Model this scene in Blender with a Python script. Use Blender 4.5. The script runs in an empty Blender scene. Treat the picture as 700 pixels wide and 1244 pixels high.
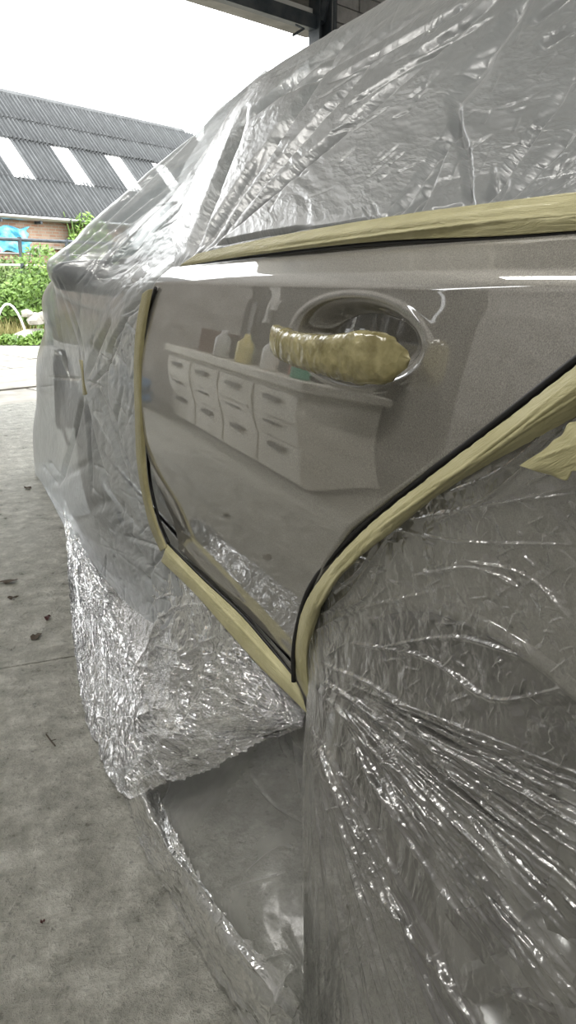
import bpy, bmesh, math, random
import numpy as np
from mathutils import Vector, Matrix
R = math.radians
rng = np.random.RandomState(7)
random.seed(7)
sc = bpy.context.scene
col = sc.collection

# ------------------------------------------------------------------ camera
H = .93; PIT = R(17.4); YAW = R(24.0); F = 900.0
cam = bpy.data.cameras.new('camera')
cam.sensor_fit = 'VERTICAL'; cam.sensor_height = 36.0; cam.lens = F/1244*36
cam.clip_start = .02; cam.clip_end = 400
camo = bpy.data.objects.new('camera', cam); col.objects.link(camo)
camo.location = (0, 0, H); camo.rotation_euler = (math.pi/2-PIT, 0, -YAW)
sc.camera = camo
FW = np.array([math.sin(YAW)*math.cos(PIT), math.cos(YAW)*math.cos(PIT), -math.sin(PIT)])
RT = np.array([math.cos(YAW), -math.sin(YAW), 0.0]); UP = np.cross(RT, FW)
C0 = np.array([0, 0, H])
def at(x, y, X=None, Y=None, Z=None):
    d = FW + RT*(x-350)/F - UP*(y-622)/F
    t = X/d[0] if X is not None else (Y/d[1] if Y is not None else (Z-H)/d[2])
    return C0 + d*t
def proj(P):
    q = P - C0
    w = q@FW; w = np.where(np.abs(w) < 1e-4, 1e-4, w)
    return 350 + F*(q@RT)/w, 622 - F*(q@UP)/w

# ------------------------------------------------------------------ world, exposure, lights
wd = bpy.data.worlds.new('overcast_sky'); sc.world = wd; wd.use_nodes = True
nt = wd.node_tree; bg = nt.nodes['Background']
tc = nt.nodes.new('ShaderNodeTexCoord'); sp = nt.nodes.new('ShaderNodeSeparateXYZ')
nz = nt.nodes.new('ShaderNodeTexNoise'); nz.inputs['Scale'].default_value = 2.0
cr = nt.nodes.new('ShaderNodeValToRGB')
cr.color_ramp.elements[0].position = .3; cr.color_ramp.elements[0].color = (.93, .96, .97, 1)
cr.color_ramp.elements[1].position = .7; cr.color_ramp.elements[1].color = (1, 1, 1, 1)
nt.links.new(tc.outputs['Generated'], nz.inputs['Vector']); nt.links.new(nz.outputs['Fac'], cr.inputs['Fac'])
nt.links.new(cr.outputs['Color'], bg.inputs['Color'])
bg.inputs['Strength'].default_value = 4.4
sc.view_settings.view_transform = 'Standard'; sc.view_settings.look = 'None'
sc.view_settings.exposure = 0.4; sc.view_settings.gamma = 1.0; sc.view_settings.use_curve_mapping = False
sc.cycles.use_denoising = True
sc.cycles.max_bounces = 10; sc.cycles.transparent_max_bounces = 24; sc.cycles.diffuse_bounces = 4
sc.cycles.sample_clamp_indirect = 6.0
sc.cycles.caustics_reflective = False; sc.cycles.caustics_refractive = False

# ------------------------------------------------------------------ helpers
def tag(o, label=None, cat=None, group=None, kind=None):
    if label: o['label'] = label
    if cat: o['category'] = cat
    if group: o['group'] = group
    if kind: o['kind'] = kind
    return o
def empty(name, loc=(0, 0, 0), rz=0, **k):
    o = bpy.data.objects.new(name, None); col.objects.link(o); o.empty_display_size = .05
    o.location = loc; o.rotation_euler = (0, 0, rz)
    return tag(o, **k)
def link(name, me, m, parent=None, smooth=False, loc=None, rot=None):
    if m is not None and not me.materials: me.materials.append(m)
    if smooth: me.polygons.foreach_set('use_smooth', [True]*len(me.polygons))
    o = bpy.data.objects.new(name, me); col.objects.link(o)
    if parent is not None:
        o.parent = parent
        # world coordinates are given: cancel the parent's transform
        o.matrix_parent_inverse = pmat(parent).inverted()
    if loc is not None: o.location = loc
    if rot is not None: o.rotation_euler = rot
    return o
def pmat(o):
    m = Matrix.LocRotScale(o.location, o.rotation_euler, o.scale)
    return pmat(o.parent) @ o.matrix_parent_inverse @ m if o.parent else m
class MB:
    def __init__(s): s.v = []; s.f = []
    def box(s, c, d, rot=None, bev=0):
        n = len(s.v); hx, hy, hz = d[0]/2, d[1]/2, d[2]/2
        M = Matrix.Rotation(rot, 3, 'Z') if isinstance(rot, (int, float)) else rot
        for x, y, z in ((-1,-1,-1),(1,-1,-1),(1,1,-1),(-1,1,-1),(-1,-1,1),(1,-1,1),(1,1,1),(-1,1,1)):
            p = Vector((x*hx, y*hy, z*hz))
            if M is not None: p = M @ p
            s.v.append(tuple(p+Vector(c)))
        for f in ((0,3,2,1),(4,5,6,7),(0,1,5,4),(1,2,6,5),(2,3,7,6),(3,0,4,7)): s.f.append(tuple(n+i for i in f))
    def tube(s, pts, r, n=8, cap=True):
        pts = [Vector(p) for p in pts]; base = len(s.v); k = len(pts)
        rr = r if hasattr(r, '__len__') else [r]*k
        prev = None
        for i, p in enumerate(pts):
            t = (pts[min(i+1, k-1)]-pts[max(i-1, 0)]).normalized()
            a = (prev - t*prev.dot(t)).normalized() if prev is not None and (prev - t*prev.dot(t)).length > 1e-4 else t.orthogonal().normalized()
            prev = a; b = t.cross(a)
            for j in range(n):
                w = 2*math.pi*j/n
                s.v.append(tuple(p+(a*math.cos(w)+b*math.sin(w))*rr[i]))
        for i in range(k-1):
            for j in range(n):
                a0 = base+i*n+j; a1 = base+i*n+(j+1) % n
                s.f.append((a0, a1, a1+n, a0+n))
        if cap:
            s.f.append(tuple(base+j for j in range(n))[::-1]); s.f.append(tuple(base+(k-1)*n+j for j in range(n)))
    def lathe(s, prof, c=(0, 0, 0), M=None, n=32):
        # prof: list of (r, h) ; axis local z, placed by matrix M (3x3) and centre c
        base = len(s.v)
        for r, h in prof:
            for j in range(n):
                w = 2*math.pi*j/n; p = Vector((r*math.cos(w), r*math.sin(w), h))
                if M is not None: p = M @ p
                s.v.append(tuple(p+Vector(c)))
        for i in range(len(prof)-1):
            for j in range(n):
                a0 = base+i*n+j; a1 = base+i*n+(j+1) % n
                s.f.append((a0, a1, a1+n, a0+n))
    def quad(s, a, b, c, d):
        n = len(s.v); s.v += [tuple(a), tuple(b), tuple(c), tuple(d)]; s.f.append((n, n+1, n+2, n+3))
    def mesh(s, name):
        me = bpy.data.meshes.new(name); me.from_pydata(s.v, [], s.f); me.update(); return me
    def build(s, name, m, parent=None, smooth=False, bevel=0, loc=None, rot=None):
        o = link(name, s.mesh(name), m, parent, smooth, loc, rot)
        if bevel:
            b = o.modifiers.new('bevel', 'BEVEL'); b.width = bevel; b.segments = 2; b.limit_method = 'ANGLE'
        return o
def grid_mesh(name, P, keep=None, uv=None):
    """P: (nv,nu,3) array -> quad mesh"""
    nv, nu = P.shape[:2]
    idx = np.arange(nv*nu).reshape(nv, nu)
    q = np.stack([idx[:-1, :-1], idx[:-1, 1:], idx[1:, 1:], idx[1:, :-1]], -1)
    if keep is not None: q = q[keep]
    q = q.reshape(-1, 4)
    used = np.unique(q); mp = np.zeros(nv*nu, int); mp[used] = np.arange(len(used)); q = mp[q]
    V = P.reshape(-1, 3)[used]
    me = bpy.data.meshes.new(name)
    me.vertices.add(len(V)); me.vertices.foreach_set('co', V.astype(np.float32).ravel())
    me.loops.add(len(q)*4); me.loops.foreach_set('vertex_index', q.astype(np.int32).ravel())
    me.polygons.add(len(q)); me.polygons.foreach_set('loop_start', np.arange(0, len(q)*4, 4, dtype=np.int32))
    me.polygons.foreach_set('use_smooth', np.ones(len(q), bool))
    if uv is not None:
        UV = uv.reshape(-1, 2)[used][q.ravel()]
        l = me.uv_layers.new(name='UVMap'); l.data.foreach_set('uv', UV.astype(np.float32).ravel())
    me.update(calc_edges=True); me.validate()
    return me
def cr_interp(K, n):
    """Catmull-Rom through the rows of K (k, ...) -> n samples, by chord length"""
    K = np.asarray(K, float); k = len(K)
    d = np.linalg.norm((K[1:]-K[:-1]).reshape(k-1, -1), axis=1)**.5 + 1e-6
    if K.ndim > 2: d = np.ones(k-1)*1.0
    t = np.concatenate([[0], np.cumsum(d)]); T = np.linspace(0, t[-1], n)
    i = np.clip(np.searchsorted(t, T, side='right')-1, 0, k-2)
    # finite-difference tangents
    m = np.zeros_like(K)
    for j in range(k):
        a, b = max(j-1, 0), min(j+1, k-1); m[j] = (K[b]-K[a])/(t[b]-t[a])
    h = (t[i+1]-t[i]); u = (T-t[i])/h
    sh = (-1,)+(1,)*(K.ndim-1); u = u.reshape(sh); h = h.reshape(sh)
    return (2*u**3-3*u**2+1)*K[i]+(u**3-2*u**2+u)*h*m[i]+(-2*u**3+3*u**2)*K[i+1]+(u**3-u**2)*h*m[i+1]
def resample(row, n):
    """row of 3-D points -> n points evenly by length after smooth interpolation"""
    D = cr_interp(row, 400); s = np.concatenate([[0], np.cumsum(np.linalg.norm(np.diff(D, axis=0), axis=1))])
    T = np.linspace(0, s[-1], n)
    return np.stack([np.interp(T, s, D[:, c]) for c in range(3)], -1)
def pts3(row):
    out = []
    for p in row:
        if len(p) == 4: out.append(np.array(p[1:], float))               # ('w', x, y, z)
        elif isinstance(p[2], str): out.append(at(p[0], p[1], Z=float(p[2])))
        else: out.append(at(p[0], p[1], X=p[2]))
    return np.array(out)
def vnoise(x, y, seed=0):
    r = np.random.RandomState(seed); T = r.rand(256, 256)
    xi = np.floor(x).astype(int); yi = np.floor(y).astype(int); fx = x-xi; fy = y-yi
    fx = fx*fx*(3-2*fx); fy = fy*fy*(3-2*fy)
    g = lambda a, b: T[a % 256, b % 256]
    return (g(xi, yi)*(1-fx)+g(xi+1, yi)*fx)*(1-fy)+(g(xi, yi+1)*(1-fx)+g(xi+1, yi+1)*fx)*fy
def fbm(x, y, o=4, seed=0):
    return sum(vnoise(x*2**k, y*2**k, seed+k)*.5**k for k in range(o))-1+.5**o
def crumple(u, v, f, seed=0, n=7, aniso=None):
    """network of sharp straight-ish creases (sum of warped triangle waves)"""
    r = np.random.RandomState(seed); h = 0
    wx = fbm(u*f*.5, v*f*.5, 3, seed+50)*1.6; wy = fbm(u*f*.5+9, v*f*.5+3, 3, seed+80)*1.6
    for k in range(n):
        a = r.rand()*math.pi if aniso is None else aniso+r.randn()*.3
        ff = f*(.6+1.4*r.rand())
        w = (u*math.cos(a)+v*math.sin(a))*ff + wx*math.cos(a)*1.3+wy*math.sin(a)*1.3 + r.rand()*9
        t = np.abs((w % 1)-.5)*2
        h = h + t*(.6/(ff/f))*vnoise(u*f*.7+k*7, v*f*.7, seed+k)
    return h/n
def fold_field(px, py, folds, dep):
    """folds: (polyline, width px, amplitude m, sharp) ridges drawn on the sheet"""
    out = np.zeros_like(px)
    for pl, w, amp, sharp in folds:
        pl = np.array(pl, float)
        if len(pl) > 2:
            pl = cr_interp(pl, max(8, len(pl)*4))
        L = np.concatenate([[0], np.cumsum(np.linalg.norm(np.diff(pl, axis=0), axis=1))])
        best = np.full(px.shape, 1e9); bt = np.zeros_like(px)
        lo = pl.min(0)-3*w; hi = pl.max(0)+3*w
        msk = (px > lo[0]) & (px < hi[0]) & (py > lo[1]) & (py < hi[1])
        if not msk.any(): continue
        X = px[msk]; Y = py[msk]; b = np.full(X.shape, 1e9); t_ = np.zeros_like(X)
        for k in range(len(pl)-1):
            d = pl[k+1]-pl[k]; ll = (d@d)+1e-9
            t = np.clip(((X-pl[k, 0])*d[0]+(Y-pl[k, 1])*d[1])/ll, 0, 1)
            dd = np.hypot(X-pl[k, 0]-t*d[0], Y-pl[k, 1]-t*d[1])
            m = dd < b; b[m] = dd[m]; t_[m] = (L[k]+t[m]*(L[k+1]-L[k]))/L[-1]
        taper = np.clip(np.minimum(t_/.12, (1-t_)/.2), 0, 1)*.85+.15
        wob = .85+.3*vnoise(t_*4+w, t_*0+amp*1000, 3)
        ww = w*wob*(.6+.4*taper)
        if sharp: prof = np.clip(1-b/ww, 0, 1)**1.3
        else: prof = np.exp(-(b/ww)**2)
        cap = (1.15 if sharp else .6)*w/F*dep[msk]; out[msk] += np.sign(amp)*np.minimum(abs(amp), cap)*taper*prof
    return out
def sheet(name, rows, nu, nv, mat, parent=None, folds=(), crump=(), thick=0, off=0, zmin=.004, mask=None, seed=0, jag=0):
    rr = [resample(pts3(r), nu) for r in rows]
    P = cr_interp(np.array(rr), nv)
    # arclength-like parameters
    du = np.linalg.norm(np.diff(P, axis=1), axis=2).mean(0); dv = np.linalg.norm(np.diff(P, axis=0), axis=2).mean(1)
    U = np.broadcast_to(np.concatenate([[0], np.cumsum(du)])[None, :], P.shape[:2]); V = np.broadcast_to(np.concatenate([[0], np.cumsum(dv)])[:, None], P.shape[:2])
    N = np.cross(np.gradient(P, axis=1), np.gradient(P, axis=0)); N /= np.linalg.norm(N, axis=2, keepdims=True)+1e-12
    flip = np.sign(((C0-P)*N).sum(2).mean()); N = N*flip
    px, py = proj(P)
    h = off + np.zeros(P.shape[:2])
    if folds: h = h+fold_field(px, py, folds, (P-C0)@FW)
    for (f, amp, mk, sd, an) in crump:
        c = crumple(U, V, f, sd, 7, an)-.12
        if mk is not None: c = c*mk(px, py, U, V)
        h = h+amp*c
    P = P+N*h[..., None]
    if jag:   # torn / cut edge
        e = np.minimum(np.arange(nv), np.arange(nv)[::-1])[:, None]/3.0
        w = np.clip(1-e, 0, 1)*(vnoise(U*160, V*0+seed, seed)-.5)*jag
        g = np.gradient(P, axis=0); g /= np.linalg.norm(g, axis=2, keepdims=True)+1e-9
        P = P+g*w[..., None]
    P[..., 2] = np.maximum(P[..., 2], zmin+.004*vnoise(U*20, V*20, 5))
    keep = None
    if mask is not None:
        pc = (px[:-1, :-1]+px[1:, 1:])/2; qc = (py[:-1, :-1]+py[1:, 1:])/2
        keep = mask(pc, qc)
    me = grid_mesh(name, P, keep, np.stack([U, V], -1))
    o = link(name, me, mat, parent)
    if thick:
        s = o.modifiers.new('thickness', 'SOLIDIFY'); s.thickness = thick; s.offset = 0
    return o

# ------------------------------------------------------------------ materials
def mat(name, base=(.5, .5, .5), rough=.5, metal=0, spec=.5, coat=0, coat_r=.03, build=None, **kw):
    m = bpy.data.materials.new(name); m.use_nodes = True; nt = m.node_tree; b = nt.nodes['Principled BSDF']
    b.inputs['Base Color'].default_value = (*base, 1); b.inputs['Roughness'].default_value = rough
    b.inputs['Metallic'].default_value = metal; b.inputs['Specular IOR Level'].default_value = spec
    b.inputs['Coat Weight'].default_value = coat; b.inputs['Coat Roughness'].default_value = coat_r
    for k, v in kw.items(): b.inputs[k].default_value = v
    if build: build(nt, b)
    return m
def N_(nt, t, **k):
    n = nt.nodes.new('ShaderNode'+t)
    for a, v in k.items():
        if a in n.inputs: n.inputs[a].default_value = v
        else: setattr(n, a, v)
    return n
def ramp(nt, fac, stops):
    r = nt.nodes.new('ShaderNodeValToRGB'); e = r.color_ramp.elements
    while len(e) < len(stops): e.new(.5)
    for i, (p, c) in enumerate(stops): e[i].position = p; e[i].color = (*c, 1) if len(c) == 3 else c
    nt.links.new(fac, r.inputs['Fac']); return r.outputs['Color']
def coords(nt, kind='Object', scale=(1, 1, 1)):
    t = nt.nodes.new('ShaderNodeTexCoord'); m = nt.nodes.new('ShaderNodeMapping'); m.inputs['Scale'].default_value = scale
    nt.links.new(t.outputs[kind], m.inputs['Vector']); return m.outputs['Vector']
def noise(nt, vec, s, d=4, rgh=.6, out='Fac', dist=0):
    n = nt.nodes.new('ShaderNodeTexNoise'); n.inputs['Scale'].default_value = s; n.inputs['Detail'].default_value = d
    n.inputs['Roughness'].default_value = rgh; n.inputs['Distortion'].default_value = dist
    nt.links.new(vec, n.inputs['Vector']); return n.outputs[out]
def bump(nt, h, st, dist, prev=None):
    b = nt.nodes.new('ShaderNodeBump'); b.inputs['Strength'].default_value = st; b.inputs['Distance'].default_value = dist
    nt.links.new(h, b.inputs['Height'])
    if prev is not None: nt.links.new(prev, b.inputs['Normal'])
    return b.outputs['Normal']
def math_(nt, op, a, b=None, c=None):
    n = nt.nodes.new('ShaderNodeMath'); n.operation = op
    for i, v in enumerate((a, b, c)):
        if v is None: continue
        if isinstance(v, (int, float)): n.inputs[i].default_value = v
        else: nt.links.new(v, n.inputs[i])
    return n.outputs[0]
def noisy(c1, c2, s, bst=0, bd=.002, det=5, bs=None, kind='Object', p=(.35, .65)):
    def f(nt, b):
        v = coords(nt, kind); n = noise(nt, v, s, det)
        nt.links.new(ramp(nt, n, [(p[0], c1), (p[1], c2)]), b.inputs['Base Color'])
        if bst: nt.links.new(bump(nt, noise(nt, v, bs or s*4, 6), bst, bd), b.inputs['Normal'])
    return f

def film_mat(name, tint, dens, rough, fine=90, bst=.5, stretch=(1, 1, 1), spec=.5, edge=.35, haze=None, gloss=.6):
    """thin polythene film: haze that scatters a little, glossy skin, the rest goes straight through"""
    m = bpy.data.materials.new(name); m.use_nodes = True; nt = m.node_tree; nt.nodes.remove(nt.nodes['Principled BSDF']); out = nt.nodes['Material Output']
    b = nt.nodes.new('ShaderNodeBsdfDiffuse'); b.inputs['Color'].default_value = (*tint, 1)
    v = coords(nt, 'UV', stretch)
    # crease network: warped voronoi facets
    nv = noise(nt, v, fine*.35, 3, .55, 'Color')
    mx = N_(nt, 'MixRGB'); mx.blend_type = 'ADD'; mx.inputs['Fac'].default_value = .045*60/fine
    nt.links.new(v, mx.inputs['Color1']); nt.links.new(nv, mx.inputs['Color2'])
    def voro(s, feat='F1'):
        n = nt.nodes.new('ShaderNodeTexVoronoi'); n.feature = feat; n.inputs['Scale'].default_value = s
        nt.links.new(mx.outputs['Color'], n.inputs['Vector']); return n.outputs['Distance']
    a = voro(fine*.55); c = voro(fine*1.5)
    patch = noise(nt, v, fine*.12, 3)
    patch = math_(nt, 'MULTIPLY_ADD', patch, 2.4, -.7); 
    h = math_(nt, 'MULTIPLY', math_(nt, 'ADD', a, math_(nt, 'MULTIPLY', c, .35)), patch)
    nrm = bump(nt, h, bst, .6/fine)
    nt.links.new(nrm, b.inputs['Normal'])
    tr = nt.nodes.new('ShaderNodeBsdfTransparent'); tr.inputs['Color'].default_value = (.96, .97, .97, 1)
    gl = nt.nodes.new('ShaderNodeBsdfAnisotropic') if hasattr(bpy.types, 'ShaderNodeBsdfAnisotropic') else nt.nodes.new('ShaderNodeBsdfGlossy')
    gl.inputs['Roughness'].default_value = rough; gl.inputs['Color'].default_value = (1, 1, 1, 1)
    nt.links.new(nrm, gl.inputs['Normal'])
    tl = nt.nodes.new('ShaderNodeBsdfTranslucent'); tl.inputs['Color'].default_value = (*tint, 1)
    nt.links.new(nrm, tl.inputs['Normal'])
    m0 = nt.nodes.new('ShaderNodeMixShader'); m0.inputs[0].default_value = .35
    nt.links.new(b.outputs[0], m0.inputs[1]); nt.links.new(tl.outputs[0], m0.inputs[2])
    lw = nt.nodes.new('ShaderNodeLayerWeight'); lw.inputs['Blend'].default_value = .35; nt.links.new(nrm, lw.inputs['Normal'])
    hz = noise(nt, v, haze or 6, 5, .65)
    d = math_(nt, 'ADD', math_(nt, 'MULTIPLY_ADD', hz, .5, dens-.25), math_(nt, 'MULTIPLY', lw.outputs['Facing'], edge))
    cl = nt.nodes.new('ShaderNodeClamp'); nt.links.new(d, cl.inputs[0])
    m1 = nt.nodes.new('ShaderNodeMixShader'); nt.links.new(cl.outputs[0], m1.inputs[0])
    nt.links.new(tr.outputs[0], m1.inputs[1]); nt.links.new(m0.outputs[0], m1.inputs[2])
    # reflectance of a thin sheet, the same from either side
    lf_ = nt.nodes.new('ShaderNodeLayerWeight'); lf_.inputs['Blend'].default_value = .5; nt.links.new(nrm, lf_.inputs['Normal'])
    fr = math_(nt, 'MULTIPLY_ADD', math_(nt, 'POWER', lf_.outputs['Facing'], 4.0), .85, .09)
    fc = nt.nodes.new('ShaderNodeClamp'); nt.links.new(math_(nt, 'MULTIPLY', fr, gloss), fc.inputs[0])
    m2 = nt.nodes.new('ShaderNodeMixShader'); nt.links.new(fc.outputs[0], m2.inputs[0])
    nt.links.new(m1.outputs[0], m2.inputs[1]); nt.links.new(gl.outputs[0], m2.inputs[2])
    nt.links.new(m2.outputs[0], out.inputs['Surface'])
    return m

def paint_build(nt, b):
    v = coords(nt); n = noise(nt, v, 900, 2, .8)
    nt.links.new(ramp(nt, n, [(.35, (.145, .138, .121)), (.65, (.31, .298, .262))]), b.inputs['Base Color'])
    b.inputs['Coat IOR'].default_value = 2.4
    pl = bump(nt, noise(nt, v, 420, 2), .03, .0004)       # orange peel under the lacquer
    nt.links.new(pl, b.inputs['Normal'])
M = {}
M['paint'] = mat('taupe_metallic_paint', (.2, .19, .17), .42, .35, .5, 1, .015, paint_build)
M['black'] = mat('black_rubber', (.006, .006, .006), .5)
M['trim'] = mat('dark_satin_trim', (.02, .02, .022), .25)
M['glass'] = mat('dark_tinted_glass', (.035, .04, .042), .05, 0, .6)
M['sideglass'] = mat('green_tinted_side_glass', (.07, .17, .145), .06, 0, .6)
M['screen'] = mat('green_tinted_windscreen', (.09, .15, .135), .25, 0, .3)
M['mirror'] = mat('black_mirror_housing', (.012, .012, .014), .2, 0, .5)
M['alloy'] = mat('silver_alloy', (.35, .35, .35), .3, .9)
M['tyre'] = mat('tyre_rubber', (.02, .02, .02), .75)
def tape_b(nt, b):
    v = coords(nt, 'UV'); n = noise(nt, v, 14, 4)
    nt.links.new(ramp(nt, n, [(.3, (.38, .355, .19)), (.7, (.52, .49, .29))]), b.inputs['Base Color'])
    w = noise(nt, v, 900, 2); nn = bump(nt, w, .12, .0006)
    w2 = noise(nt, coords(nt, 'UV', (30, 140, 1)), 1.0, 4, dist=1.5)
    nt.links.new(bump(nt, w2, .55, .004, nn), b.inputs['Normal'])
M['tape'] = mat('cream_crepe_masking_tape', (.48, .45, .26), .42, 0, .35, build=tape_b)
def tape_h(nt, b):
    tape_b(nt, b)
    v = coords(nt); vo = N_(nt, 'TexVoronoi', Scale=55.0)
    n = noise(nt, v, 30, 3, out='Color'); mx = N_(nt, 'MixRGB'); mx.blend_type = 'ADD'; mx.inputs['Fac'].default_value = .03
    nt.links.new(v, mx.inputs['Color1']); nt.links.new(n, mx.inputs['Color2']); nt.links.new(mx.outputs[0], vo.inputs['Vector'])
    nt.links.new(bump(nt, vo.outputs['Distance'], .4, .004), b.inputs['Normal'])
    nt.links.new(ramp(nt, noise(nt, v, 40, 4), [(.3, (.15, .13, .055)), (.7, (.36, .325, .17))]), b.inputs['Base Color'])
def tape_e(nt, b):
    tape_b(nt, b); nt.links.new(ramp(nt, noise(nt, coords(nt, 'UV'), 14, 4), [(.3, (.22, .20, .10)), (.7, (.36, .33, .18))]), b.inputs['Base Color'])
M['tape_edge'] = mat('olive_masking_tape', (.3, .27, .14), .4, 0, .35, build=tape_e)  # darker copy of the tape, shade under the film put into its colour
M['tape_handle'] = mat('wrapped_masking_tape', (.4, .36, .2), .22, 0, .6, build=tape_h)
M['film_top'] = film_mat('grey_cling_film', (.40, .42, .425), .68, .34, 75, .25, edge=.2, gloss=.85)
M['film_front'] = film_mat('milky_front_film', (.58, .61, .63), .30, .28, 42, .18, edge=.4, gloss=.5)
M['film_crumpled'] = film_mat('crumpled_silvery_film', (.62, .63, .64), .42, .16, 46, 1.0, edge=.35, haze=12, gloss=4.0)
M['film_clear'] = film_mat('clear_thin_film', (.50, .50, .47), .20, .32, 22, .15, edge=.3, gloss=.5)
M['film_edge'] = film_mat('silvery_film_edge', (.62, .63, .62), .30, .14, 46, .8, edge=.45, haze=12, gloss=3.5)
M['film_wheel'] = film_mat('dusty_wheel_film', (.36, .35, .32), .17, .25, 60, .9, edge=.42, haze=18, gloss=2.0)

def concrete(nt, b):
    v = coords(nt)
    n1 = noise(nt, v, .9, 5); n2 = noise(nt, v, 14, 8, .75); n3 = noise(nt, v, 70, 4, .7)
    base = ramp(nt, n2, [(.34, (.27, .268, .232)), (.5, (.46, .455, .405)), (.66, (.72, .71, .65))])
    mx = N_(nt, 'MixRGB'); mx.blend_type = 'MULTIPLY'; mx.inputs['Fac'].default_value = .55
    nt.links.new(base, mx.inputs['Color1']); nt.links.new(ramp(nt, n1, [(.35, (.8, .8, .78)), (.65, (1.08, 1.08, 1.08))]), mx.inputs['Color2'])
    vo = N_(nt, 'TexVoronoi', Scale=38.0); nt.links.new(v, vo.inputs['Vector'])
    spots = ramp(nt, vo.outputs['Distance'], [(.08, (.3, .3, .3)), (.17, (1, 1, 1))])
    m2 = N_(nt, 'MixRGB'); m2.blend_type = 'MULTIPLY'; m2.inputs['Fac'].default_value = .5
    nt.links.new(mx.outputs[0], m2.inputs['Color1']); nt.links.new(spots, m2.inputs['Color2'])
    nt.links.new(m2.outputs[0], b.inputs['Base Color'])
    nt.links.new(ramp(nt, n2, [(.3, (.22,)*3), (.7, (.5,)*3)]), b.inputs['Roughness'])
    h = math_(nt, 'ADD', math_(nt, 'MULTIPLY', n2, 1.3), math_(nt, 'MULTIPLY', n3, .5))
    nb = bump(nt, h, 1.0, .028)
    nt.links.new(bump(nt, vo.outputs['Distance'], .22, .006, nb), b.inputs['Normal'])
M['concrete'] = mat('worn_concrete_floor', (.4, .4, .37), .45, 0, .5, build=concrete)
M['paver'] = mat('pale_paving', (.5, .48, .42), .75, build=noisy((.27, .255, .22), (.46, .44, .39), 3, .5, .01))
M['soil'] = mat('soil', (.12, .1, .06), .95, build=noisy((.08, .08, .03), (.2, .17, .09), 2, .6, .05))
M['block'] = mat('grey_concrete_block', (.3, .29, .28), .9, build=noisy((.34, .33, .32), (.52, .51, .50), 9, .6, .01))
M['mortar'] = mat('mortar', (.12, .12, .115), .95)
M['steel'] = mat('dark_blue_painted_steel', (.045, .055, .065), .5, build=noisy((.03, .04, .05), (.08, .09, .10), 6))
M['header'] = mat('grey_header_sheet', (.22, .21, .19), .7, build=noisy((.16, .155, .14), (.28, .27, .25), 3))
M['asbestos'] = mat('weathered_grey_cement_sheet', (.2, .2, .2), .85, build=noisy((.055, .058, .06), (.125, .13, .132), 1.3, .3, .02, p=(.3, .7)))
M['skylight'] = mat('white_translucent_sheet', (.95, .95, .95), .4)
M['white'] = mat('white_paint', (.8, .8, .78), .5)
M['dirtywhite'] = mat('off_white_cabinet', (.62, .6, .54), .5, build=noisy((.5, .48, .42), (.7, .68, .62), 4))
M['dark'] = mat('dark_clutter', (.03, .03, .03), .5)
def brick_b(nt, b):
    v = coords(nt); br = N_(nt, 'TexBrick', Scale=1.0)
    br.inputs['Color1'].default_value = (.42, .24, .16, 1); br.inputs['Color2'].default_value = (.5, .36, .27, 1); br.inputs['Mortar'].default_value = (.45, .42, .36, 1)
    br.inputs['Brick Width'].default_value = .23; br.inputs['Row Height'].default_value = .08; br.inputs['Mortar Size'].default_value = .012
    nt.links.new(v, br.inputs['Vector'])
    mx = N_(nt, 'MixRGB'); mx.blend_type = 'MULTIPLY'; mx.inputs['Fac'].default_value = .8
    nt.links.new(br.outputs['Color'], mx.inputs['Color1']); nt.links.new(ramp(nt, noise(nt, v, 1.2, 6), [(.3, (.35, .32, .3)), (.7, (.85, .8, .76))]), mx.inputs['Color2'])
    nt.links.new(mx.outputs[0], b.inputs['Base Color'])
M['brick'] = mat('old_brick', (.4, .28, .2), .9, build=brick_b)
def leafm(name, a, c):
    return mat(name, a, .6, build=noisy(a, c, 3, kind='Object'))
M['leaf'] = leafm('fresh_green_leaves', (.07, .15, .02), (.20, .32, .06))
M['leaf2'] = leafm('dull_green_leaves', (.07, .14, .03), (.18, .26, .07))
M['grass'] = leafm('yellowing_grass', (.17, .18, .05), (.36, .32, .13))
def tarp_b(nt, b):
    v = coords(nt); n = noise(nt, v, 1.6, 3, dist=2)
    nt.links.new(ramp(nt, n, [(.36, (.03, .22, .40)), (.5, (.08, .38, .55)), (.62, (.25, .55, .65)), (.7, (.35, .15, .25))]), b.inputs['Base Color'])
M['tarp'] = mat('blue_tarpaulin', (.2, .6, .8), .45, build=tarp_b)
M['lampglass'] = mat('fluorescent_tube', (1, 1, 1), .4)  # glowing tubes of the added fill fittings
_e = M['lampglass'].node_tree.nodes['Principled BSDF']; _e.inputs['Emission Color'].default_value = (1, .98, .94, 1); _e.inputs['Emission Strength'].default_value = 9

# ================================================================== SETTING
# directions of the front wall of the garage
WD = np.array([math.sin(R(70)), math.cos(R(70)), 0]); WN = np.array([-WD[1], WD[0], 0])   # outwards
W0 = at(0, 492, Z=0)                                            # threshold at the frame's left edge
def wall_pt(a, z, d=0):
    return W0+WD*a+WN*d+np.array([0, 0, z])
def hit_wall(px, py, d=0):
    dd = FW+RT*(px-350)/F-UP*(py-622)/F; t = ((W0+WN*d-C0)@WN)/(dd@WN); p = C0+dd*t; return (p-W0)@WD, p[2]
RW = Matrix(((WD[0], WN[0], 0), (WD[1], WN[1], 0), (0, 0, 1)))
def wbox(mb, a0, a1, z0, z1, d0, d1):
    c = (wall_pt((a0+a1)/2, (z0+z1)/2, (d0+d1)/2)); mb.box(c, (a1-a0, d1-d0, z1-z0), RW)
a_post0, _ = hit_wall(375, 60); a_post1, _ = hit_wall(390, 60); _, zh = hit_wall(370, 34)
LX = -2.7; aL = (LX-W0[0])/WD[0]
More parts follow.
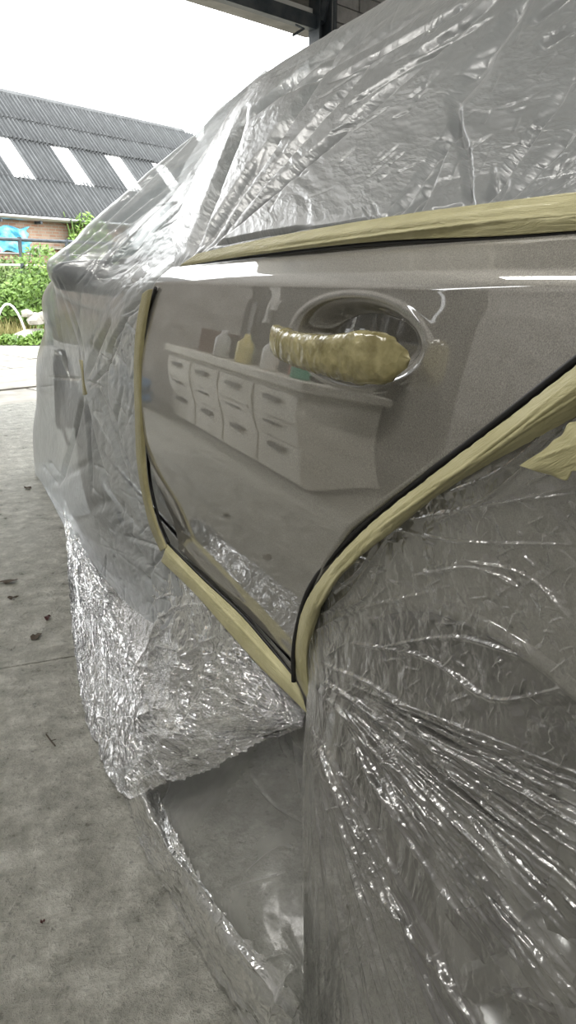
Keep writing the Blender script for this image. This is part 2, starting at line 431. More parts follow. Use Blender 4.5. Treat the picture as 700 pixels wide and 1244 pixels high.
# floor
def floor_mesh(poly, z0, z1):
    mb = MB(); n = len(poly)
    mb.v = [(x, y, z1) for x, y in poly]+[(x, y, z0) for x, y in poly]
    mb.f = [tuple(range(n))]+[tuple(range(2*n-1, n-1, -1))]+[(i, i+n, (i+1) % n+n, (i+1) % n) for i in range(n)]
    return mb
pL = wall_pt(aL-.1, 0); pR = wall_pt(7.5, 0)
RX = 5.2; BY = -4.5
gl = at(0, 812, Z=0); g2 = at(95, 800, Z=0)
# the floor: two pours with a hairline joint between them
dj = (g2-gl)/np.linalg.norm(g2-gl); jy = lambda x, o=0: gl[1]+(x-gl[0])*dj[1]/dj[0]*.35+o
tag(floor_mesh([(LX-.1, BY-.1), (RX+.1, BY-.1), (RX+.1, jy(RX, -.003)), (LX-.1, jy(LX, -.003))], -.2, 0).build('floor', M['concrete']), kind='structure')
tag(floor_mesh([(LX-.1, jy(LX, .003)), (RX+.1, jy(RX, .003)), (RX+.1, wall_pt((RX+.1-W0[0])/WD[0], 0)[1]), tuple(pL[:2])], -.2, 0).build('floor', M['concrete']), kind='structure')
tag(floor_mesh([(LX-.1, BY-.1), (RX+.1, BY-.1), (RX+.1, 8.5), (LX-.1, 4.8)], -.3, -.19).build('floor', M['mortar']), kind='structure')
# walls
mb = MB(); mb.box((LX-.1, (BY+pL[1])/2, 2), (.2, pL[1]-BY, 4)); wl = tag(mb.build('wall_left', M['block']), kind='structure')
mb = MB(); mb.box((RX+.1, 1.5, 2), (.2, 12.6, 4)); tag(mb.build('wall_right', M['block']), kind='structure')
mb = MB(); mb.box(((LX+RX)/2, BY-.1, 2), (RX-LX+.6, .2, 4)); tag(mb.build('wall_back', M['block']), kind='structure')
# front wall: header over the opening, post, block pier right of it
mb = MB(); wbox(mb, aL+.1, a_post1, zh, 4.0, .0, .2); fw_ = tag(mb.build('wall_front', M['header']), kind='structure')
mb = MB(); wbox(mb, a_post1+.12, 7.0, 0, 4.0, .05, .25); fr = tag(mb.build('wall_front', M['mortar']), kind='structure')
mb = MB(); wbox(mb, aL+.1, (-.45-W0[0])/WD[0], 0, zh, 0, .2); tag(mb.build('wall_front', M['block']), kind='structure')
# blocks of the front pier, each a piece
bw, bh, gp = .40, .15, .012
blk = MB(); blk.box((0, 0, 0), (bw-gp, .06, bh-gp)); bm_ = blk.mesh('block'); bm_.materials.append(M['block'])
r = 0; z = 2.0
while z < 3.95:
    a = a_post1+.16+(-bw/2 if r % 2 else 0)
    while a < a_post1+2.2:
        if a > a_post1+.1-.01 or True:
            c = wall_pt(max(a, a_post1+.13)+bw/2, z+bh/2, .035+random.uniform(-.004, .004))
            o = link('block', bm_, None, fr, loc=tuple(c)); o.rotation_euler = RW.to_euler()
        a += bw
    z += bh; r += 1
# steel post with flange and brace; header flange
po = empty('steel_post', tuple(wall_pt((a_post0+a_post1)/2, 0, -.05)), label='dark blue painted steel door post at the right side of the opening', cat='post')
mb = MB(); wbox(mb, a_post0, a_post0+.02, 0, zh+.35, -.14, .0); wbox(mb, a_post1-.02, a_post1, 0, zh+.35, -.14, .0); wbox(mb, a_post0+.02, a_post1-.02, 0, zh+.35, -.03, -.01)
mb.build('column', M['steel'], po)
mb = MB(); mb.tube([wall_pt(a_post1+.02, zh-.9, -.16), wall_pt(a_post1+.02, 3.95, -.16)], .022, 8); mb.build('pipe', M['steel'], po)
mb = MB(); mb.tube([wall_pt(a_post0+.05, zh+.05, -.10), wall_pt(a_post1+.12, zh+.85, -.10)], .05, 6); mb.build('brace', M['steel'], po)
mb = MB(); wbox(mb, aL+.2, a_post0, zh-.02, zh+.10, -.10, -.02); tag(mb.build('trim_1', M['steel']), kind='structure')
mb = MB(); wbox(mb, aL+.2, a_post0, zh+.10, zh+.16, -.05, -.02); tag(mb.build('trim_2', M['white']), kind='structure')
mb = MB(); e = [hit_wall(356, 43, -.2), hit_wall(369, 35, -.2)]
mb.tube([wall_pt(e[0][0], e[0][1], -.2), wall_pt(e[1][0], e[1][1], -.2), wall_pt(e[1][0], e[1][1]+.05, -.1)], .012, 6)
tag(mb.build('hook', M['steel']), 'small steel hook under the door header beside the post', 'hook')
# ceiling: corrugated sheets on purlins, with rooflights
CZ = 4.0
cg = []
mb = MB(); mb.box(((LX+RX)/2, 1.9, CZ+.05), (RX-LX+.8, 13.6, .1)); ce = tag(mb.build('ceiling', M['header']), kind='structure')
pan = MB(); pan.box((0, 0, 0), (1.5, .86, .02)); pme = pan.mesh('panel'); pme.materials.append(mat('dull_ceiling_panel', (.1, .1, .095), .7))
pal = MB(); pal.box((0, 0, 0), (1.5, .86, .02)); pme2 = pal.mesh('panel'); pme2.materials.append(mat('pale_ceiling_panel', (.4, .39, .36), .7))
for i in range(5):
    for j in range(11):
        link('panel', pme if (i*3+j) % 5 < 2 else pme2, None, ce, loc=(LX+.8+i*1.56, BY+.6+j*.95, CZ-.02))
for j in range(11):
    mb = MB(); mb.box(((LX+RX)/2, BY+.1+j*.95, CZ-.08), (RX-LX, .07, .16)); mb.build('purlin', M['dirtywhite'], ce)
# unseen strip fittings, added to fill the interior with light
for k, (x, y) in enumerate([(-1.3, -.2), (-1.3, 3.6), (-.2, -1.6), (2.6, 3.0)]):
    t = empty('strip_light', (x, y, CZ-.3), label=['strip light hanging over the left side of the workshop', 'strip light hanging nearest the door opening on the left', 'strip light hanging at the back of the workshop', 'strip light hanging over the far side of the car'][k], cat='lamp', group='ceiling strip lights')
    mb = MB(); mb.box((x, y, CZ-.28), (.12, 1.5, .05)); mb.tube([(x, y-.5, CZ-.26), (x, y-.5, CZ-.15)], .006); mb.tube([(x, y+.5, CZ-.26), (x, y+.5, CZ-.15)], .006); mb.build('housing', M['white'], t)
    mb = MB(); mb.tube([(x, y-.72, CZ-.33), (x, y+.72, CZ-.33)], .016, 10); mb.build('tube', M['lampglass'], t)
    L = bpy.data.lights.new('strip_lamp', 'AREA'); L.shape = 'RECTANGLE'; L.size = .12; L.size_y = 1.45; L.energy = 48 if k < 3 else 75; L.color = (1, .97, .92)
    lo = bpy.data.objects.new('strip_lamp', L); col.objects.link(lo); lo.location = (x, y, CZ-.36)

# workbench along the left wall (seen mirrored in the door)
BX = -.75
be = empty('workbench', (BX-.3, 3.7, 0), label='off-white workbench of drawer cabinets along the left wall', cat='workbench')
mb = MB(); mb.box((BX-.21, 4.1, .355), (.42, 2.2, .63)); mb.build('carcass', M['dirtywhite'], be, bevel=.01)
mb = MB(); mb.box((BX-.20, 4.1, .695), (.48, 2.3, .05)); mb.build('worktop', M['dirtywhite'], be, bevel=.008)
for k in range(4):
    for j in range(3):
        y = 3.275+k*.55; zz = .155+j*.2
        mb = MB(); mb.box((BX+.01, y, zz), (.02, .52, .18)); d = mb.build('drawer', M['dirtywhite'], be, bevel=.004)
        mb = MB(); mb.box((BX+.035, y, zz+.05), (.02, .18, .02)); mb.build('handle', M['dark'], d)
mb = MB(); mb.box((BX-.22, 4.1, .03), (.38, 2.1, .06)); mb.build('plinth', M['dark'], be)
cl = [('bottle', (.07, .45, .3)), ('bottle', (.6, .1, .08)), ('bottle', (.75, .75, .72)), ('bottle', (.1, .25, .5)), ('bottle', (.7, .6, .2)), ('bottle', (.08, .4, .25)), ('bottle', (.5, .5, .5))]
cl_lab = ['green', 'red', 'white', 'blue', 'yellow', 'dark green', 'grey']
for k, (nm, c) in enumerate(cl):
    mb = MB(); x, y = BX-.06-.08*(k % 2), 3.2+k*.19
    mb.lathe([(0, 0), (.045, 0), (.05, .01), (.05, .15), (.02, .19), (.018, .22), (0, .22)], (x, y, .72), None, 14)
    tag(mb.build('bottle', mat('bottle_plastic', c, .35), smooth=True), f'{cl_lab[k]} plastic bottle standing on the workbench', 'bottle', 'bottles on the workbench')
for k in range(6):
    mb = MB(); mb.box((BX-.28, 3.15+k*.36, .785+.02*(k % 3)), (.22, .26, .13+.04*(k % 3)), .2*k)
    tag(mb.build('toolbox', mat('toolbox_plastic', [(.04, .04, .05), (.15, .13, .1), (.05, .05, .06), (.2, .19, .17), (.02, .02, .02), (.1, .04, .03)][k], .5), bevel=.008), ['black', 'brown', 'charcoal', 'grey', 'pitch-black', 'dark red'][k]+' tool case standing at the back of the workbench', 'tool case', 'tool cases on the workbench')
mb = MB(); mb.tube([(-1.25, 3.35, CZ-.1), (-1.2, 3.3, 2.4), (-1.1, 3.22, 1.2), (-1.12, 3.15, .5), (-1.3, 3.0, .02), (-1.6, 2.6, .016)], .014, 8)
tag(mb.build('air_hose', M['black'], smooth=True), 'black air hose hanging from the ceiling past the end of the workbench', 'hose')
# dark pegboard with tools above the bench
pb = empty('tool_board', (BX-.50, 3.4, 0), label='dark board hung with tools standing behind the workbench', cat='tool board')
mb = MB(); mb.box((BX-.50, 3.9, .72), (.04, 2.6, 1.44)); mb.build('board', mat('dark_board', (.05, .05, .05), .7), pb)
for k in range(26):
    y = 2.75+random.random()*2.3; zz = .85+random.random()*.45; L_ = random.uniform(.1, .35)
    mb = MB(); mb.box((BX-.46, y, zz), (.04, .03+.05*random.random(), L_), None)
    mb.build('tool', [M['dark'], M['alloy'], M['white'], M['steel']][k % 4], pb, bevel=.005)
mb = MB()
bm = bmesh.new(); bmesh.ops.create_icosphere(bm, subdivisions=4, radius=.2)
for v_ in bm.verts:
    p = v_.co; n = .18*math.sin(p.x*19)*math.sin(p.y*23+1)+.1*math.sin(p.z*37+p.x*11); v_.co = Vector((p.x, p.y*1.2, p.z*.75))*(1+n)+Vector((0, 0, .2))
    v_.co.z = max(v_.co.z, 0.0)
me = bpy.data.meshes.new('sack'); bm.to_mesh(me); bm.free()
o = link('sack', me, mat('blue_plastic', (.03, .12, .25), .25), smooth=True, loc=(-.45, 5.5, 0)); tag(o, 'blue plastic sack on the floor at the end of the workbench', 'sack')

# ------------------------------------------------------------------ outside
mb = MB(); mb.box((8, 42, -.35), (120, 70, .5)); 
gm = floor_mesh([tuple(wall_pt(-30, 0)[:2]), tuple(wall_pt(40, 0)[:2]), (60, 90), (-60, 90)], -.5, -.07)
tag(gm.build('ground', M['soil']), kind='structure')
apr = MB(); wbox(apr, -9, 16, -.3, -.055, .0, 6.6); pv = tag(apr.build('pavement', M['mortar']), kind='structure')
sl = MB(); sl.box((0, 0, 0), (1.17, .77, .05)); slm = sl.mesh('paving_slab'); slm.materials.append(M['paver'])
for i in range(9):
    for j in range(8):
        c = wall_pt(-2.4+i*1.2+(.6 if j % 2 else 0), -.03+random.uniform(-.006, .006), .42+j*.8)
        o = link('paving_slab', slm, None, pv, loc=tuple(c)); o.rotation_euler = RW.to_euler(); o.rotation_euler.y += random.uniform(-.004, .004)

def plant(name, c, w, d, h, n, leaf, m, label, cat, group=None, stems=6, seed=0, grassy=False, kind=None):
    r = random.Random(seed); c = Vector(c)
    o = empty(name, tuple(c)); tag(o, label, cat, group)
    mb = MB(); st = MB()
    for i in range(stems):
        b0 = c+Vector((r.uniform(-.3, .3)*w, r.uniform(-.3, .3)*d, 0)); t0 = c+Vector((r.uniform(-.5, .5)*w, r.uniform(-.5, .5)*d, h*r.uniform(.6, 1)))
        st.tube([b0, (b0+t0)/2+Vector((0, 0, .05*h)), t0], [.02*h, .012*h, .004*h], 5)
    for i in range(n):
        if grassy:
            b0 = c+Vector((r.uniform(-.5, .5)*w, r.uniform(-.5, .5)*d, 0)); hh = h*r.uniform(.5, 1)
            s_ = Vector((r.uniform(-1, 1), r.uniform(-1, 1), 0))*leaf; t0 = b0+Vector((r.uniform(-.3, .3)*h, r.uniform(-.3, .3)*h, hh))
            mb.quad(b0-s_, b0+s_, t0+s_*.3, t0-s_*.3)
        else:
            while True:
                q = Vector((r.uniform(-1, 1), r.uniform(-1, 1), r.uniform(-1, 1)))
                if q.length < 1 and q.length > .25: break
            p = c+Vector((q.x*w/2, q.y*d/2, (q.z*.5+.5)*h))
            a = Vector((r.gauss(0, 1), r.gauss(0, 1), r.gauss(0, 1))).normalized(); b = a.orthogonal().normalized()
            L_ = leaf*r.uniform(.6, 1.3)
            mb.quad(p-a*L_, p+b*L_*.5, p+a*L_, p-b*L_*.5)
    st.build('stem', M['leaf2'], o); f = mb.build('foliage', m, o); f['kind'] = 'stuff'
    return o
def gxy(px, dist):
    """ground point along the sight line of pixel column px at a distance"""
    d = FW+RT*(px-350)/F-UP*(340-622)/F; d = d/np.hypot(d[0], d[1]); return d[0]*dist, d[1]*dist
# verge of long grass: nobody could count it
gr = MB(); r = random.Random(3)
for i in range(26000):
    a = r.uniform(-3.5, 8); d = 6.7+r.random()**1.3*3.4; p = Vector(wall_pt(a, -.06, d)); hh = (.2+.62*(d-6.7)/3.4)*r.uniform(.4, 1.1)
    s_ = Vector((r.uniform(-1, 1), r.uniform(-1, 1), 0))*.014; t0 = p+Vector((r.uniform(-.3, .3)*hh, r.uniform(-.3, .3)*hh, hh)); gr.quad(p-s_, p+s_, t0+s_*.2, t0-s_*.2)
tag(gr.build('grass', M['grass']), 'yellowing long grass growing along the far edge of the paving', 'grass', kind='stuff')
pl_ = [(-18, 15.0, 1.0, .9), (12, 15.2, 1.3, .85), (34, 15.2, 1.2, 1.1), (52, 14.2, 1.0, 1.6), (70, 14.9, 1.3, 1.2), (95, 15.5, 1.5, 1.3), (130, 15.5, 1.6, 1.4), (-5, 17.0, 1.7, 1.3), (22, 17.5, 1.8, 1.5), (5, 12.2, .45, .2), (30, 12.0, .4, .18), (48, 12.1, .5, .26)]
pl_lab = ['low leafy weed clump at the very left edge of the verge', 'leafy weed clump before the wire fence left of the pale stones', 'leafy weed clump behind the pale stones by the fence', 'tall fresh green weed beside the film-covered car front', 'bushy weed half hidden behind the covered mirror', 'green bush behind the film over the windscreen foot', 'green bush farthest right behind the covered windscreen', 'dull shrub behind the fence below the blue tarpaulin', 'dull shrub behind the fence right of the blue tarpaulin', 'small green weed leftmost at the paving edge', 'small green weed in the middle of the paving edge', 'small green weed at the paving edge next to the car']
for k, (px, dd, w, h) in enumerate(pl_):
    x, y = gxy(px, dd); plant('weed', (x, y, -.06), w, w*.8, h, int(900*h*w)+250, .05, M['leaf2'] if k in (7, 8) else M['leaf'], pl_lab[k], 'weed', 'weeds of the verge', seed=k)
# fence: posts and rails
A_ = np.array(gxy(-160, 15.6)); 
UF = np.array([math.sin(R(66)), math.cos(R(66))])
def fz(px, py, dist_line):   # height on a vertical plane through A_ with direction UF
    d = FW+RT*(px-350)/F-UP*(py-622)/F; nrm = np.array([-UF[1], UF[0]]); t = (A_@nrm)/(d[:2]@nrm); return C0+d*t
fe = empty('fence', (A_[0], A_[1], -.06), label='metal post and rail fence with a thick dark top rail before the brick building', cat='fence')
p0 = fz(-40, 288, 0); p1 = fz(300, 300, 0); zt = fz(20, 291, 0)[2]; zm = fz(20, 322, 0)[2]
mb = MB(); mb.tube([(p0[0], p0[1], zt), (p1[0], p1[1], zt)], .035, 8); mb.build('top_rail', M['steel'], fe)
mb = MB(); mb.tube([(p0[0], p0[1], zm), (p1[0], p1[1], zm)], .02, 8); mb.build('rail', M['white'], fe)
mb = MB(); mb.tube([(p0[0], p0[1], zm+.22), (p1[0], p1[1], zm+.22)], .015, 8); mb.build('rail', M['alloy'], fe)
for k in range(8):
    q = p0+(p1-p0)*(k/7); mb = MB(); mb.box((q[0], q[1], zt/2), (.07, .07, zt+.1)); mb.build('post', M['steel'], fe)
# pale stones and an arched pipe in the weeds
for k, (px, py, rr_) in enumerate([(38, 348, .15), (47, 352, .11), (29, 354, .10)]):
    x, y = gxy(px, 13.2); bm = bmesh.new(); bmesh.ops.create_icosphere(bm, subdivisions=2, radius=rr_)
    for v_ in bm.verts: v_.co *= 1+random.uniform(-.15, .15); v_.co.z = max(v_.co.z*.8, -rr_*.5)
    me = bpy.data.meshes.new('stone'); bm.to_mesh(me); bm.free()
    tag(link('stone', me, M['paver'], loc=(x, y, .3+.05*k)), ['largest pale stone heaped in the weeds', 'pale stone at the right of the heap in the weeds', 'pale stone at the left foot of the heap in the weeds'][k], 'stone', 'pale stones in the weeds')
    mb = MB()
x, y = gxy(38, 13.3); mb = MB(); mb.lathe([(0, .0), (.5, 0), (.42, .12), (.2, .2), (0, .22)], (x, y, -.06), None, 12); tag(mb.build('rubble_heap', M['paver']), 'low heap of rubble under the pale stones in the weeds', 'rubble')
x, y = gxy(6, 13.1); mb = MB(); mb.tube([(x-.25+.5*t, y, -.06+.62*math.sin(math.pi*min(1, max(0, t)))**.6) for t in np.linspace(0, 1, 15)], .018, 6)
tag(mb.build('pipe', M['white'], smooth=True), 'thin white arched pipe sticking out of the weeds', 'pipe')

# ------------------------------------------------------------------ building beyond
BU = np.array([math.sin(R(60)), math.cos(R(60)), 0]); BN = np.array([-BU[1], BU[0], 0])
O3 = np.array([*gxy(0, 22), 0])
def bhit(px, py, d=0):
    dd = FW+RT*(px-350)/F-UP*(py-622)/F; t = ((O3+BN*d-C0)@BN)/(dd@BN); p = C0+dd*t; return (p-O3)@BU, p[2]
BR = Matrix(((BU[0], BN[0], 0), (BU[1], BN[1], 0), (0, 0, 1)))
ze = bhit(0, 262)[1]; DR = 3.0
aR, zr = bhit(222, 168, DR); zr0 = bhit(0, 123, DR)[1]; zr = (zr+zr0)/2
bl = empty('building', tuple(O3), label='long old brick shed with a grey corrugated roof and white rooflights', cat='building')
def bpt(a, z, d): return O3+BU*a+BN*d+np.array([0, 0, z])
A0 = -9.0; A1 = aR
def bb(mb, a0, a1, z0, z1, d0, d1): mb.box(bpt((a0+a1)/2, (z0+z1)/2, (d0+d1)/2), (a1-a0, d1-d0, z1-z0), BR)
mb = MB(); mb.box((0, 0, 0), (A1-A0, .3, ze+.1)); o = mb.build('brick_wall', M['brick']); 
# brick material works in the wall's own frame: lay it flat
o.data.materials.clear(); o.data.materials.append(M['brick'])
for v_ in o.data.vertices: v_.co = Vector((v_.co.x, v_.co.z, v_.co.y))
o.parent = bl; o.rotation_euler = (BR @ Matrix.Rotation(math.pi/2, 3, 'X')).to_euler(); o.location = tuple(bpt((A0+A1)/2, (ze)/2, .2)-O3)
mb = MB(); bb(mb, A0, A1, .95, 1.05, -.06, .05); mb.build('ledge', M['paver'], bl)
mb = MB(); bb(mb, A0, A1, 1.75, 1.8, -.04, .05); mb.build('ledge', M['paver'], bl)
mb = MB(); mb.box(tuple(bpt((A0+A1)/2, ze*.5, DR*2)), (A1-A0, .3, ze), BR); mb.build('rear_wall', M['brick'], bl)
# gable wall
g = MB(); pts = [bpt(A1-.1, 0, .1), bpt(A1-.1, 0, 2*DR), bpt(A1-.1, ze, 2*DR), bpt(A1-.1, zr-.1, DR), bpt(A1-.1, ze, .1)]
g.v = [tuple(p) for p in pts]+[tuple(p-BU*.3) for p in pts]; g.f = [(0, 1, 2, 3, 4), (9, 8, 7, 6, 5)]+[(i, i+5, (i+1) % 5+5, (i+1) % 5) for i in range(5)]; g.build('gable_wall', M['brick'], bl)
mb = MB(); mb.tube([bpt(A0, ze-.02, -.22), bpt(A1, ze-.02, -.22)], .07, 8); mb.build('gutter', M['alloy'], bl)
for k in range(16):
    a = A0+.5+k*(A1-A0-1)/15; mb = MB(); mb.box(bpt(a, ze-.1, -.08), (.06, .3, .1), BR); mb.build('gutter_bracket', M['steel'], bl)
# corrugated sheets
SW = .78; sdir = np.array([0, 0, zr-ze])+BN*(DR+.2); SL = np.linalg.norm(sdir); sd = sdir/SL; sn = np.cross(BU, sd)
if sn[2] < 0: sn = -sn
def corr_mesh(length, m, amp=.035, waves=6, n=24):
    mb = MB(); 
    for e in (0, 1):
        for i in range(n+1):
            x = SW*1.04*i/n; zz = amp*math.sin(2*math.pi*waves*i/n)
            mb.v.append((x, e*length, zz))
    k = n+1
    for i in range(n): mb.f.append((i, i+1, k+i+1, k+i))
    b = len(mb.v)
    mb.v += [(x, y, z_-.02) for x, y, z_ in mb.v]
    for i in range(n): mb.f.append((b+i+1, b+i, b+k+i, b+k+i+1)); mb.f.append((i+1, i, b+i, b+i+1)); mb.f.append((k+i, k+i+1, b+k+i+1, b+k+i))
    me = mb.mesh('roof_sheet'); me.materials.append(m); return me
SRt = Matrix(((BU[0], sd[0], sn[0]), (BU[1], sd[1], sn[1]), (BU[2], sd[2], sn[2])))
vs = [0, .30, .62, .79, 1.0]
ask, _ = 0, 0
# skylight columns by their pixel position on the slope at v=.46
def slope_a(px, py):
    dd = FW+RT*(px-350)/F-UP*(py-622)/F; q = bpt(0, ze, -.2); t = ((q-C0)@sn)/(dd@sn); p = C0+dd*t; return (p-q)@BU, (p-q)@sd/SL
ck = [slope_a(x, y)[0] for x, y in ((14, 195), (82, 205), (151, 215))]
pit_ = (ck[2]-ck[0])/2; SW = pit_/3.0
for row in range(4):
    L0 = vs[row]*SL; L1 = vs[row+1]*SL+.12
    me_g = corr_mesh(L1-L0, M['asbestos'], .06, 5); me_w = corr_mesh(L1-L0, M['skylight'], .02, 6)
    i0 = int((A0-ck[0])/SW)-1
    a = ck[0]-SW/2+i0*SW; i = i0
    while a < A1-.02:
        sky = row == 1 and i % 3 == 0
        lift = [0, .03, .10, .14][row]
        q = bpt(a, ze, -.2)+sd*L0+sn*(.05+lift)
        o = link('skylight' if sky else 'roof_sheet', me_w if sky else me_g, None, bl)
        o.matrix_parent_inverse = Matrix.Translation(-bl.location)
        o.location = tuple(q+sn*random.uniform(-.008, .008)); o.rotation_euler = SRt.to_euler()
        o.rotation_euler.z += random.uniform(-.002, .002)
        a += SW; i += 1
mb = MB(); q0 = bpt(A0, zr+.22, DR); q1 = bpt(A1, zr+.22, DR); mb.tube([q0, q1], .12, 8); mb.build('ridge_cap', M['asbestos'], bl)
mb = MB(); a_, b_, c_, d_ = bpt(A0, zr+.1, DR), bpt(A1, zr+.1, DR), bpt(A1, ze, DR*2+.2), bpt(A0, ze, DR*2+.2); mb.quad(a_, b_, c_, d_)
dn = np.array([0, 0, -.06]); mb.quad(a_+dn, d_+dn, c_+dn, b_+dn); mb.build('rear_roof', M['asbestos'], bl)
# tarpaulin on the wall, bush in the eaves
t0, z0 = bhit(-30, 305); t1, z1 = bhit(31, 277)
n = 24; P = np.zeros((n, n, 3))
for i in range(n):
    for j in range(n):
        P[i, j] = bpt(t0+(t1-t0)*j/(n-1)+.04*math.sin(i*.9), z0+(z1-z0)*i/(n-1)+.04*math.sin(j*.6), -.12-.05*math.sin(j*.8+i*.3))
o = link('tarpaulin', grid_mesh('tarpaulin', P), M['tarp']); s = o.modifiers.new('t', 'SOLIDIFY'); s.thickness = .01
tag(o, 'blue painted tarpaulin hung on the brick wall under the eaves', 'tarpaulin')
a, z = bhit(98, 290); q = bpt(a, z, -.4); plant('bush', (q[0], q[1], -.06), 1.5, .9, bhit(98, 262)[1]+.15, 2600, .07, M['leaf'], 'tall green bush growing up to the gutter beside the covered car', 'bush', seed=40, stems=9)
a, z = bhit(72, 300); q = bpt(a, z, -.6); plant('bush', (q[0], q[1], -.06), .5, .5, bhit(72, 288)[1]+.1, 500, .06, M['leaf'], 'slender sapling left of the tall bush before the brick wall', 'bush', seed=41, stems=3)

# ================================================================== CAR
D = .36
ZT = [.18, .24, .30, .36, .42, .48, .54, .60, .68, .76, .84, .90, .922, .935, .965, 1.0, 1.05, 1.1, 1.2, 1.31, 1.38, 1.42, 1.45]
XT = [.09, .045, .03, .031, .0385, .0265, .0115, .0005, -.0045, -.0025, .0057, .0135, .0165, .022, .050, .078, .12, .162, .25, .355, .44, .515, .67]
def dx(z): return np.interp(z, ZT, XT)
# smoothed profile
_z = np.linspace(.18, 1.0, 400); _x = np.interp(_z, ZT, XT)
k_ = np.ones(21)/21; _xs = np.convolve(np.pad(_x, 10, mode='edge'), k_, 'valid')
w_ = np.clip(np.abs(_z-.925)/.02, 0, 1)      # keep the character line crisp
_xs = _xs*w_+_x*(1-w_)
def prof(z): return np.interp(z, _z, _xs)
def plan(s): return np.where(s > 1.5, .004*(s-1.5)+.030*np.clip(s-2.3, 0, 9)**2, 0)+np.where(s < -.2, .05*(s+.2)**2, 0)
car = empty('car', (D+.9, 1.2, 0), label='taupe metallic estate car wrapped in plastic film with its rear door left bare', cat='car')
# rear door outline in (s, z)
fz_ = np.array([.385, .391, .437, .512, .60, .658, .783, .867, .918, .951, .962]); fs_ = np.array([1.435, 1.435, 1.485, 1.545, 1.56, 1.565, 1.56, 1.53, 1.465, 1.40, 1.37])
az_ = np.array([.42, .443, .487, .568, .629, .685, .775, .831, .88, .93, .97]); as_ = np.array([.775, .778, .786, .756, .704, .65, .524, .444, .37, .30, .25])-.014
def fs(z): return np.interp(z, fz_, fs_)+.02
def rs(z): return np.interp(z, az_, as_)
def zb(s): return np.interp(s, [.76, .9, 1.12, 1.45], [.412, .405, .396, .378])
def zt(s): return np.interp(s, [.2, .7, 1.37], [.967, .966, .953])
nz_, ns_ = 420, 760
v = np.linspace(0, 1, nz_)[:, None]; u = np.linspace(0, 1, ns_)[None, :]
zz = .42+v*(.962-.42)
for it in range(3):
    ss = rs(zz)+(fs(zz)-rs(zz))*u
    zz = zb(ss)+(zt(ss)-zb(ss))*v
ss = rs(zz)+(fs(zz)-rs(zz))*u
xx = D+prof(zz)+0*ss
# handle recess: an oval dish
hc = (.672, .872); ha = (.138, .044)
e = np.sqrt(((ss-hc[0])/ha[0])**2+((zz-hc[1]-.012*(ss-hc[0])/.138*-1*0)/ha[1])**2)
q = np.clip((1.0-e)/.42, 0, 1); dish = q*q*(3-2*q)
lip = np.exp(-((e-1.0)/.05)**2)*.0008
xx = xx+.030*dish-lip
# roll the edges of the panel inward
ed = np.minimum(np.minimum(v, 1-v)*.55, np.minimum(u, 1-u)*.9); xx = xx+.012*np.clip(1-ed/.004, 0, 1)
o = link('rear_door', grid_mesh('rear_door', np.stack([xx, ss, zz], -1)), M['paint'], car); s = o.modifiers.new('thickness', 'SOLIDIFY'); s.thickness = .004; s.offset = -1 
tag(o, 'bare glossy taupe rear door')
rear_door = o
# added dome, shaped for the bright reflection on the recess floor
bm = bmesh.new(); bmesh.ops.create_uvsphere(bm, u_segments=32, v_segments=16, radius=1)
for v_ in bm.verts: v_.co = Vector((v_.co.x*.012, v_.co.y*.022, v_.co.z*.013))
me = bpy.data.meshes.new('lock_cover'); bm.to_mesh(me); bm.free()
link('lock_cover', me, M['paint'], rear_door, smooth=True, loc=(D+.026, .655, .842))
# handle: a tapered grip bar, mostly under tape
def handle_mesh(grow, jit=0):
    n = 150; m_ = 72; P = np.zeros((n, m_+1, 3))
    for i in range(n):
        t = i/(n-1); y = .800+(.546-.800)*t
        zc = .869-.004*t-.005*math.sin(math.pi*min(1, t*1.1)); hh = np.interp(t, [0, .03, .3, .6, .85, .95, .985, 1], [.009, .0145, .0155, .0175, .0215, .0205, .017, .0])+grow*min(1, (1-t)*60)
        th = np.interp(t, [0, .06, .5, .93, .985, 1], [.004, .008, .011, .010, .008, .0])+grow*min(1, (1-t)*60)
        xc = D-.014-.018*math.sin(math.pi*t)**.35+(.012 if t > .99 or t < .01 else 0)
        for j in range(m_+1):
            a = 2*math.pi*(j % m_)/m_; ca, sa = math.cos(a), math.sin(a)
            rx = math.copysign(abs(ca)**.65, ca); rz = math.copysign(abs(sa)**.65, sa)
            P[i, j] = (xc+th*rx, y, zc+hh*rz-.003*(1-t))
    if jit:
        c = P.mean(1, keepdims=True); N = P-c; N /= np.linalg.norm(N, axis=2, keepdims=True)+1e-9
        U = P[..., 1]; V = P[..., 2]+.5*P[..., 0]
        P = P+N*(jit*(crumple(U, V, 42, 4)-.12)+jit*.35*(crumple(U, V, 110, 6)-.12))[..., None]
    return grid_mesh('h', P)
me = handle_mesh(0); link('door_handle', me, M['paint'], rear_door)
ht = link('handle_tape', handle_mesh(.0016, .007), M['tape_handle']); ht.modifiers.new('t', 'SOLIDIFY').thickness = .0006
tag(ht, 'crinkled masking tape wrapped around the rear door handle', 'tape')
